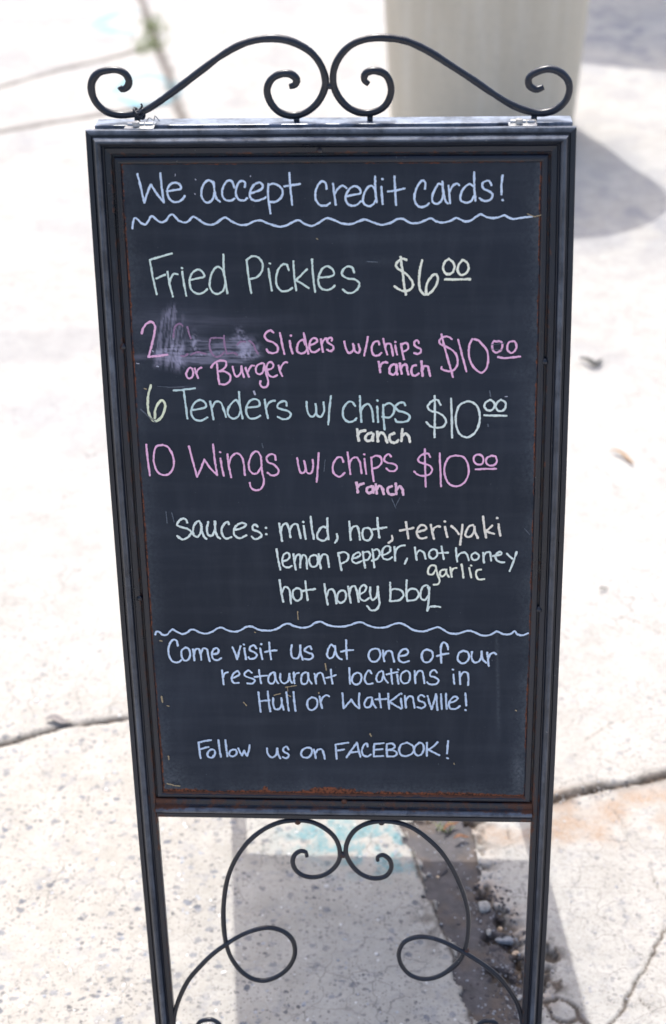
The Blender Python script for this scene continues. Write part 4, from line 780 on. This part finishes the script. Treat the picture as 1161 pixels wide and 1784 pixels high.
WAVES = {
 'A': [(36,380),(40,345),(48,322),(62,326),(85,350),(110,357),(125,340),(138,315),(150,312),(170,330),(200,346),(225,335),(245,308),(258,301),(272,310),(295,335),(330,347),(352,338),(370,318),(382,314),(400,325),(440,352),(480,360),(510,348),(540,325),(558,319),(590,338),(640,360),(680,358),(720,340),(755,335),(800,352),(860,370),(905,362),(940,342),(970,334),(1000,352),(1040,366),(1080,350),(1110,330)],
 'B': [(85,276),(115,285),(160,303),(200,305),(235,292),(265,283),(300,295),(345,308),(390,298),(425,280),(450,280),(480,297),(520,300),(560,285),(585,277),(605,290),(640,298),(680,288),(705,275),(720,280),(745,291),(775,288),(800,270),(823,257),(845,268),(870,275),(910,272),(938,262),(955,272),(980,280),(1010,276),(1040,272),(1070,268)],
 'C': [(38,118),(45,102),(60,102),(80,118),(105,120),(125,100),(142,88),(165,100),(200,115),(230,105),(248,90),(265,88),(300,105),(345,112),(380,100),(410,80),(435,77),(460,90),(510,102),(545,92),(580,72),(610,70),(650,88),(710,95),(760,85),(800,60),(830,54),(865,68),(915,78),(955,70),(990,48),(1020,42),(1060,60),(1110,70)],
 'D': [(60,66),(100,58),(135,45),(165,44),(200,60),(250,73),(300,70),(345,52),(380,48),(410,60),(450,85),(510,94),(550,82),(590,70),(615,80),(650,102),(700,107),(740,95),(770,90),(800,100),(840,117),(880,115),(920,95),(935,98),(960,110),(1000,108),(1022,92),(1035,108),(1065,116),(1097,103)]}
def chalk_stroke(mb, P2, wpx, lift, rough=.15):
    """P2: (n,2) board coordinates in metres; a thin raised ribbon of chalk with round ends"""
    T = np.gradient(P2, axis=0); T /= np.linalg.norm(T, axis=1)[:, None] + 1e-12
    mid = surf(*P2[len(P2) // 2], 0); depth = (mid - CAM) @ np.array([fwd @ WX, fwd @ WY, fwd @ WZ])
    hw = .5 * (wpx * .90) * depth / FPX
    P = np.vstack([P2[0] - T[0] * hw * .85, P2[0] - T[0] * hw * .5, P2, P2[-1] + T[-1] * hw * .5, P2[-1] + T[-1] * hw * .85]); T = np.vstack([T[0], T[0], T, T[-1], T[-1]])
    n = len(P); N2 = np.stack([-T[:, 1], T[:, 0]], 1)
    w = np.full(n, hw); w[0] *= .5; w[1] *= .86; w[-1] *= .5; w[-2] *= .86
    ph = rng.uniform(0, 9); w *= 1 + .08 * np.sin(np.arange(n) * .55 + ph)
    wl = w * (1 + rough * rng.normal(size=n)); wr = w * (1 + rough * rng.normal(size=n))
    vs = []
    for i in range(n):
        a = P[i] + N2[i] * wl[i]; b = P[i] - N2[i] * wr[i]
        vs += [surf(a[0], a[1], lift), surf(P[i][0], P[i][1], lift + .00022), surf(b[0], b[1], lift)]
    fs = []
    for i in range(n - 1):
        k = i * 3; fs += [(k, k + 1, k + 4, k + 3), (k + 1, k + 2, k + 5, k + 4)]
    mb.add(vs, fs)

def write_all(board):
    lift = ZB + .0003
    for text, ink, wpx, blocks in WRITING:
        mb = MB(); wave = []
        for (x0, y0, s), strokes in blocks:
            if isinstance(strokes, str):
                wave += [(x0 + x * s, y0 + y * s) for x, y in WAVES[strokes]]; continue
            for st in strokes:
                P = np.array([to_uv((x0 + x * s, y0 + y * s)) for x, y in st])
                Q = catmull(P, .0016)
                chalk_stroke(mb, Q, wpx, lift); lift += .000004
        if wave:
            chalk_stroke(mb, catmull(np.array([to_uv(p) for p in wave]), .0018), wpx, lift); lift += .000004
        wv = text[0] == '~'
        o = mb.build('chalk_wavy_line' if wv else 'chalk_smudge' if text == 'wiped' else 'chalk_lettering', CH[ink], board, smooth=True)
        nm = {'blue': 'pale blue', 'green': 'pale green', 'cream': 'cream', 'pink': 'pink', 'aqua': 'pale aqua', 'yellow': 'pale yellow', 'white': 'thick cream', 'mint': 'pale mint', 'peach': 'peach', 'faint': 'faint pink', 'soft': 'soft pale blue', 'pinkw': 'thick pink'}[ink]
        if wv: o['label'] = 'pale blue wavy chalk line ' + ('under the top heading' if text == '~1' else 'above the invitation to visit')
        elif text == 'wiped': o['label'] = 'half wiped out pink chalk word'
        else: o['label'] = nm + ' chalk writing reading ' + text
    # pale flecks and scratches in the paint
    mb = MB()
    for a, b, w in [((919, 372), (931, 377), 1.6), ((931, 377), (943, 374), 1.8), ((498, 1196), (517, 1193), 2), ((501, 1195), (502, 1203), 1.4), ((478, 1210), (489, 1207), 2), ((503, 1210), (507, 1212), 2), ((567, 1155), (569, 1166), 2.6),
                    ((282, 1212), (284, 1222), 3), ((292, 1228), (295, 1229), 2), ((425, 1222), (430, 1228), 2), ((279, 1115), (283, 1116), 2.4), ((294, 1316), (295, 1322), 2.6), ((292, 1364), (302, 1366), 2.6), ((302, 1367), (314, 1368), 2.4),
                    ((519, 1064), (520, 1078), 2), ((645, 1277), (647, 1281), 3), ((444, 1100), (446, 1101), 1.8), ((252, 676), (256, 677), 2.2), 
                    ((556, 1205), (556, 1207), 2), ((898, 1236), (900, 1237), 2), ((791, 1328), (792, 1330), 2), ((552, 415), (554, 416), 2)]:
        chalk_stroke(mb, catmull([to_uv(a), to_uv(b)], .001), w, lift, .25); lift += .000004
    tag(mb.build('paint_chip', CH['tan'], board), kind='stuff')
    mb = MB()
    for a, b, w in [((306, 303), (306, 306), 1.6), ((341, 312), (342, 313), 2), ((340, 337), (341, 338), 2), ((437, 306), (437, 307), 2.2), ((443, 681), (445, 686), 4), ((239, 632), (243, 633), 2), ((274, 637), (277, 638), 2.4), ((266, 610), (268, 612), 2), ((880, 690), (884, 690), 1.6)]:
        chalk_stroke(mb, catmull([to_uv(a), to_uv(b)], .001), w, lift, .25); lift += .000004
    tag(mb.build('chalk_dust', CH['dusty'], board), kind='stuff')
    mb = MB()
    for a, b, w in [((293, 674), (322, 673), 1.6), ((275, 672), (300, 674), 1.2), ((246, 712), (256, 722), 3), ((256, 722), (272, 735), 2), ((640, 455), (658, 456), 2), ((914, 920), (923, 930), 1.6), ((290, 890), (292, 910), 2), ((300, 892), (304, 908), 2), ((683, 868), (690, 884), 2), ((690, 880), (697, 866), 1.6),
                    ((457, 772), (459, 779), 2.0), ((853, 680), (855, 690), 2.4), ((850, 738), (851, 742), 2.4), ((565, 820), (567, 800), 1.4), ((855, 600), (880, 597), 1.4), ((853, 607), (876, 609), 1.2)]:
        chalk_stroke(mb, catmull([to_uv(a), to_uv(b)], .001), w, lift, .3); lift += .000004
    mb.build('chalk_trace', chalk('chalk_trace', (.13, .15, .18), .4), board)['kind'] = 'stuff'
write_all(board)

# ------------------------------------------------------------------ planter behind the sign
def pot_mat():
    n = NT('cast_stone'); st = n.noise(7, 4, .6, n.coord((1, 1, .10))); st2 = n.noise(26, 4, .6, n.coord((1, 1, .06))); f = n.noise(60, 5, .7)
    c = n.mix(n.ramp(st, [(.35, 0.), (.65, 1.)]), (.61, .555, .45), (.54, .485, .385)); c = n.mix(n.ramp(st2, [(.5, 0.), (.7, .5)]), c, (.66, .62, .54)); c = n.mix(n.ramp(f, [(.35, .3), (.5, 0.)]), c, (.38, .35, .29))
    n.set(Base_Color=c, Roughness=.85, Specular_IOR_Level=.3); n.bump(f, .4, .004); return n.m
M_POT = pot_mat()
PC = np.array([.675, 6.05]); PH = 1.70
planter = tag(empty('planter', (PC[0], PC[1], 0)), 'large tall round cast stone planter standing behind the sign', 'planter')
prof = [(.372, 0), (.382, .01), (.388, .04), (.402, .25), (.418, .55), (.430, .85), (.434, 1.2), (.436, 1.56), (.436, 1.575), (.452, 1.585), (.458, 1.60), (.458, PH - .012), (.450, PH), (.405, PH), (.398, PH - .012), (.395, PH - .08)]
mb = MB(); n = 72; vs = []
for r, z in prof:
    for k in range(n):
        a = 2 * math.pi * k / n; vs.append((PC[0] + r * math.cos(a), PC[1] + r * math.sin(a), z + .001))
fs = [(j * n + k, j * n + (k + 1) % n, (j + 1) * n + (k + 1) % n, (j + 1) * n + k) for j in range(len(prof) - 1) for k in range(n)]
mb.add(vs, fs); mb.build('pot', M_POT, planter, True)
mb = MB(); vs = [(PC[0], PC[1], PH - .05)]
for r in (.14, .28, .402):
    for k in range(48): a = 2 * math.pi * k / 48; vs.append((PC[0] + r * math.cos(a), PC[1] + r * math.sin(a), PH - .06 + .02 * random.random()))
fs = [(0, 1 + k, 1 + (k + 1) % 48) for k in range(48)] + [(1 + j * 48 + k, 1 + j * 48 + (k + 1) % 48, 1 + (j + 1) * 48 + (k + 1) % 48, 1 + (j + 1) * 48 + k) for j in range(2) for k in range(48)]
def simple(name, a, b, sc=40, rough=.9, spec=.3):
    n = NT(name); n.set(Base_Color=n.mix(n.ramp(n.noise(sc, 4), [(.35, 0.), (.65, 1.)]), a, b), Roughness=rough, Specular_IOR_Level=spec); n.bump(n.noise(sc * 4, 3), .4, .001); return n.m
M_EARTH = simple('potting_soil', (.03, .02, .013), (.07, .05, .035))
mb.add(vs, fs); mb.build('soil', M_EARTH, planter)

# unseen sunshade, added only to throw the shade at the top right
par = tag(empty('shade_caster', (1.60, 8.98, 0)), 'unseen round sunshade added to shade the pavement beyond the planter', 'shade_caster')
M_CANV = simple('canvas', (.50, .47, .40), (.56, .53, .46), 6); M_POLE = simple('pole_paint', (.30, .30, .30), (.34, .34, .34))
px0, py0 = 1.60, 8.98; mb = MB(); vs = [(px0, py0, 2.75)]
for r, z in ((.45, 2.62), (.7, 2.50), (.88, 2.40), (.88, 2.32)):
    for k in range(48): a = 2 * math.pi * k / 48; vs.append((px0 + r * math.cos(a), py0 + r * math.sin(a), z + (.03 * abs(math.cos(4 * a)) if r > .5 else 0)))
fs = [(0, 1 + k, 1 + (k + 1) % 48) for k in range(48)] + [(1 + j * 48 + k, 1 + j * 48 + (k + 1) % 48, 1 + (j + 1) * 48 + (k + 1) % 48, 1 + (j + 1) * 48 + k) for j in range(3) for k in range(48)]
mb.add(vs, fs); mb.build('shade_canopy', M_CANV, par, True)
mb = MB(); tube(mb, [(px0, py0, .05), (px0, py0, 1.2), (px0, py0, 2.74)], .022, np.array([0, 1., 0]), 14, 0); mb.build('pole', M_POLE, par, True)
mb = MB(); vs = []
for r, z in ((.20, 0.002), (.20, .05), (.10, .08), (.03, .16)):
    for k in range(32): a = 2 * math.pi * k / 32; vs.append((px0 + r * math.cos(a), py0 + r * math.sin(a), z))
mb.add(vs, [(j * 32 + k, j * 32 + (k + 1) % 32, (j + 1) * 32 + (k + 1) % 32, (j + 1) * 32 + k) for j in range(3) for k in range(32)] + [tuple(96 + k for k in range(32))]); mb.build('base', M_POLE, par)

# ------------------------------------------------------------------ stones, leaves, grass
M_PALE = simple('pale_stone', (.26, .25, .24), (.46, .44, .41), 90); M_TAN = simple('tan_pebble', (.50, .38, .27), (.68, .55, .42), 120)
M_GREY = simple('grey_stone', (.15, .16, .18), (.30, .31, .33), 110, .7); M_DARK = simple('dark_stone', (.05, .045, .05), (.10, .09, .09), 100)
M_WET = NT('wet_grit').set(Base_Color=(.30, .29, .28), Roughness=.08, Specular_IOR_Level=1.0).m
def rock(mb, c, r, seed, flat=.6, el=1.0, rot=0.0, sub=2):
    rr = np.random.default_rng(seed)
    t = (1 + 5 ** .5) / 2; V = [(-1, t, 0), (1, t, 0), (-1, -t, 0), (1, -t, 0), (0, -1, t), (0, 1, t), (0, -1, -t), (0, 1, -t), (t, 0, -1), (t, 0, 1), (-t, 0, -1), (-t, 0, 1)]
    F = [(0, 11, 5), (0, 5, 1), (0, 1, 7), (0, 7, 10), (0, 10, 11), (1, 5, 9), (5, 11, 4), (11, 10, 2), (10, 7, 6), (7, 1, 8), (3, 9, 4), (3, 4, 2), (3, 2, 6), (3, 6, 8), (3, 8, 9), (4, 9, 5), (2, 4, 11), (6, 2, 10), (8, 6, 7), (9, 8, 1)]
    V = [np.array(v) / np.linalg.norm(v) for v in V]
    for _ in range(sub - 1):
        cache = {}; G = []
        def midp(a, b):
            k = (min(a, b), max(a, b))
            if k not in cache: m = V[a] + V[b]; V.append(m / np.linalg.norm(m)); cache[k] = len(V) - 1
            return cache[k]
        for a, b, c_ in F: x, y, z = midp(a, b), midp(b, c_), midp(c_, a); G += [(a, x, z), (b, y, x), (c_, z, y), (x, y, z)]
        F = G
    axes = rr.normal(size=(5, 3)); axes /= np.linalg.norm(axes, axis=1)[:, None]; lim = rr.uniform(.62, .95, 5)
    out = []
    for v in V:
        s = 1.0
        for a, l in zip(axes, lim):
            d = v @ a
            if d > l: s = min(s, l / d)
        p = v * s * (1 + .04 * rr.normal()); x = p[0] * el; y = p[1]
        out.append((c[0] + r * (x * math.cos(rot) - y * math.sin(rot)), c[1] + r * (x * math.sin(rot) + y * math.cos(rot)), c[2] + r * p[2] * flat))
    mb.add(out, F)
def hz(x, y):
    j = int(np.searchsorted(ys, y)); i = int(np.searchsorted(xs, x)); return float(H[min(j, H.shape[0] - 1), min(i, H.shape[1] - 1)])
for px, py, r, el, rot, mat, lab in [(843, 1580, .0115, 1.1, .4, M_PALE, 'pale broken chunk of concrete lodged in the tar strip'), (873, 1607, .0052, 1, 0, M_TAN, 'small round tan pebble right of the pale chunk'), (884, 1634, .0085, 2.3, -.1, M_GREY, 'elongated grey shard lying across the crumbling slab edge'),
        (748, 1523, .0045, 1, 0, M_PALE, 'tiny white pebble on the tar strip'), (763, 1527, .0036, 1, 0, M_TAN, 'tiny reddish pebble beside the white one'), (905, 1736, .0042, 1.4, .8, M_PALE, 'pale chip beside the right leg of the sign'), (773, 1518, .0052, 2.0, .9, M_DARK, 'dark sliver on the tar strip'),
        (860, 1650, .010, 1.2, .2, M_DARK, 'dark clod in the hollow of the tar strip'), (852, 1622, .005, 1.3, 1.2, M_PALE, 'small pale crumb under the grey shard'), (900, 1655, .006, 1.2, .3, M_TAN, 'tan crumb of slab against the right leg')]:
    g = ground(px, py, -.004); mb = MB(); rock(mb, (g[0], g[1], hz(g[0], g[1]) + r * .35), r, int(px), .65, el, rot, 3)
    tag(mb.build('stone', mat, None, False), lab, 'stone', 'loose stones in the broken joint')
# uncountable grit
def grit(name, n_, region, rlo, rhi, mat, label, seed, flat=.5, sub=1, sunk=.1):
    rr = np.random.default_rng(seed); mb = MB(); k = 0
    while k < n_:
        px, py = region(rr); g = ground(px, py)
        if name == 'exposed_aggregate' and in_poly(np.array([g[0]]), np.array([g[1]]), TAR)[0]: continue
        r = rr.uniform(rlo, rhi) ** 1.0; rock(mb, (g[0], g[1], hz(g[0], g[1]) - r * sunk), r, int(rr.integers(1e6)), flat, rr.uniform(1, 1.5), rr.uniform(0, 3), sub); k += 1
    return tag(mb.build(name, mat, None, sub > 1), label, 'gravel', kind='stuff')
def strip(rr):
    t = rr.uniform(0, 1); return (np.interp(t, [0, .5, 1], [760, 850, 880]) + rr.normal() * 28 + 30 * t * 0, 1445 + 360 * t)
grit('fine_gravel', 160, strip, .0008, .0030, M_GREY, 'fine grey grit scattered over the tar strip', 3)
grit('pale_gravel', 150, lambda rr: (lambda t: (835 + 75 * t + rr.normal() * 16, 1480 + 300 * t))(rr.uniform()), .0010, .0028, M_GREY, 'grey crumbs along the broken slab edge', 4)
grit('dark_gravel', 420, lambda rr: (lambda t: (845 + 60 * t + rr.normal() * 24, 1540 + 230 * t))(rr.uniform()), .001, .0042, M_DARK, 'dark crumbs of tar in the hollow', 5)
grit('wet_gravel', 75, lambda rr: (lambda t: (958 + 110 * t ** 1.3, 1392 - 10 * t + rr.normal() * 10))(rr.uniform()) if rr.uniform() < .6 else ((lambda t: (972 + 190 * t, 1388 - 30 * t + rr.normal() * 4))(rr.uniform()) if rr.uniform() < .5 else (738 + rr.normal() * 26, 1438 + rr.normal() * 5)), .0010, .0026, M_WET, 'wet glittering grit in the joint beside the sign', 6, .8, 2, -.2)
# exposed stones of the worn slab under and left of the sign
_near = lambda rr: (rr.uniform(-20, 800), 1180 + 660 * rr.uniform() ** .8)
grit('exposed_aggregate', 420, _near, .0012, .0050, simple('aggregate_blue_grey', (.20, .215, .245), (.42, .43, .45), 60, .7), 'blue grey stones worn bare in the concrete', 8, .30, 2, .24)
grit('exposed_aggregate', 300, _near, .0015, .0050, simple('aggregate_pale', (.50, .49, .48), (.66, .65, .63), 60, .6), 'pale stones worn bare in the concrete', 9, .30, 2, .24)
grit('exposed_aggregate', 160, lambda rr: (rr.uniform(900, 1180), 1180 + 660 * rr.uniform()), .0012, .0040, simple('aggregate_mixed', (.22, .22, .24), (.45, .43, .40), 60, .7), 'small stones worn bare in the right hand slab', 10, .35, 2, .20)

def leaf(name, pts, width, mat, lab, cat, curl=.5, z=.002):
    P = catmull([np.array(ground(*p)) for p in pts], .004); n = len(P); mb = MB(); vs = []
    for i in range(n):
        t = i / (n - 1); w = width * math.sin(math.pi * min(.98, t * .94 + .04)) ** .8; T = P[min(i + 1, n - 1)] - P[max(i - 1, 0)]; T /= np.linalg.norm(T) + 1e-9; s = np.array([-T[1], T[0], 0])
        for q in (-1, -.5, 0, .5, 1): vs.append(P[i] + s * w * q * (1 - .4 * curl) + np.array([0, 0, z + curl * w * abs(q) ** 1.5 * 1.1 + .006 * math.sin(3 * t + 1) ** 2]))
    mb.add(vs, [(i * 5 + k, i * 5 + k + 1, i * 5 + k + 6, i * 5 + k + 5) for i in range(n - 1) for k in range(4)])
    o = mb.build(name, mat, None, True); so = o.modifiers.new('thick', 'SOLIDIFY'); so.thickness = .0006; return tag(o, lab, cat)
M_LEAFD = simple('dark_dry_leaf', (.035, .04, .038), (.08, .08, .07), 50, .5); M_LEAFB = simple('brown_dry_leaf', (.22, .13, .07), (.40, .27, .16), 50, .7)
leaf('dry_leaf', [(1008, 628), (1022, 633), (1036, 640), (1050, 628)], .012, M_LEAFD, 'dark curled dry leaf on the sunny slab right of the sign', 'leaf', .9)
leaf('dry_leaf', [(1062, 787), (1080, 793), (1094, 802), (1104, 812)], .0075, M_LEAFB, 'narrow brown dry leaf lying below the dark curled one', 'leaf', .6)
leaf('dry_leaf', [(1044, 1031), (1052, 1028), (1060, 1027)], .0045, M_LEAFD, 'tiny dark scrap of leaf above the thin crack', 'leaf', .6)
leaf('dry_leaf', [(80, 1258), (95, 1256), (112, 1260), (124, 1256)], .010, simple('grey_dry_leaf', (.16, .15, .16), (.30, .27, .25), 50), 'grey brown dry leaf caught in the left joint', 'leaf', .4)
leaf('dry_leaf', [(1130, 1238), (1137, 1240)], .0025, M_LEAFD, 'dark speck of leaf near the stained joint', 'leaf', .3)
M_BARK = simple('brown_scrap', (.10, .05, .03), (.24, .13, .08), 60)
leaf('bark_chip', [(772, 1452), (785, 1440), (800, 1436)], .006, M_BARK, 'brown bark chip in the joint under the bottom rail', 'bark chip', .5)
leaf('bark_chip', [(790, 1466), (806, 1460), (818, 1462)], .005, M_BARK, 'longer brown bark chip on the tar strip', 'bark chip', .5)
# grass in the joint
def grass_mat():
    n = NT('grass_blade'); n.set(Base_Color=n.mix(n.noise(30, 2), (.12, .20, .05), (.26, .30, .10)), Roughness=.6); return n.m
M_GRASS = grass_mat()
for (pts, cnt, lab) in (([(256, 42), (272, 48), (264, 58)], 130, 'green weed tuft farther up the joint on the left'), ([(246, 84), (262, 80), (278, 78)], 150, 'green weed tuft lower in the joint on the left'), ([(766, 1440), (780, 1446)], 26, 'tiny yellow green sprout in the joint under the sign')):
    mb = MB(); A = gp(pts); near = pts[0][1] > 500
    for k in range(cnt):
        q = random.random() * (len(A) - 1); i = int(q); x = A[i][0] + (A[i + 1][0] - A[i][0]) * (q - i) + random.gauss(0, .034 if not near else .004); y = A[i][1] + (A[i + 1][1] - A[i][1]) * (q - i) + random.gauss(0, .10 if not near else .004)
        h = random.uniform(.02, .06) * (.3 if near else 1); a = random.uniform(0, 6.28); le = random.uniform(.2, 1.1); w = .0022 if not near else .0010
        d = np.array([math.cos(a), math.sin(a), 0]); s = np.array([-d[1], d[0], 0]); b = np.array([x, y, -.006])
        vs = []
        for t in (0, .5, .85): c = b + d * h * le * t * t + np.array([0, 0, h * t]); vs += [c - s * w * (1 - t * .6), c + s * w * (1 - t * .6)]
        vs.append(b + d * h * le + np.array([0, 0, h * .9])); mb.add(vs, [(0, 1, 3, 2), (2, 3, 5, 4), (4, 5, 6)])
    tag(mb.build('weed', M_GRASS), lab, 'weed', kind='stuff')
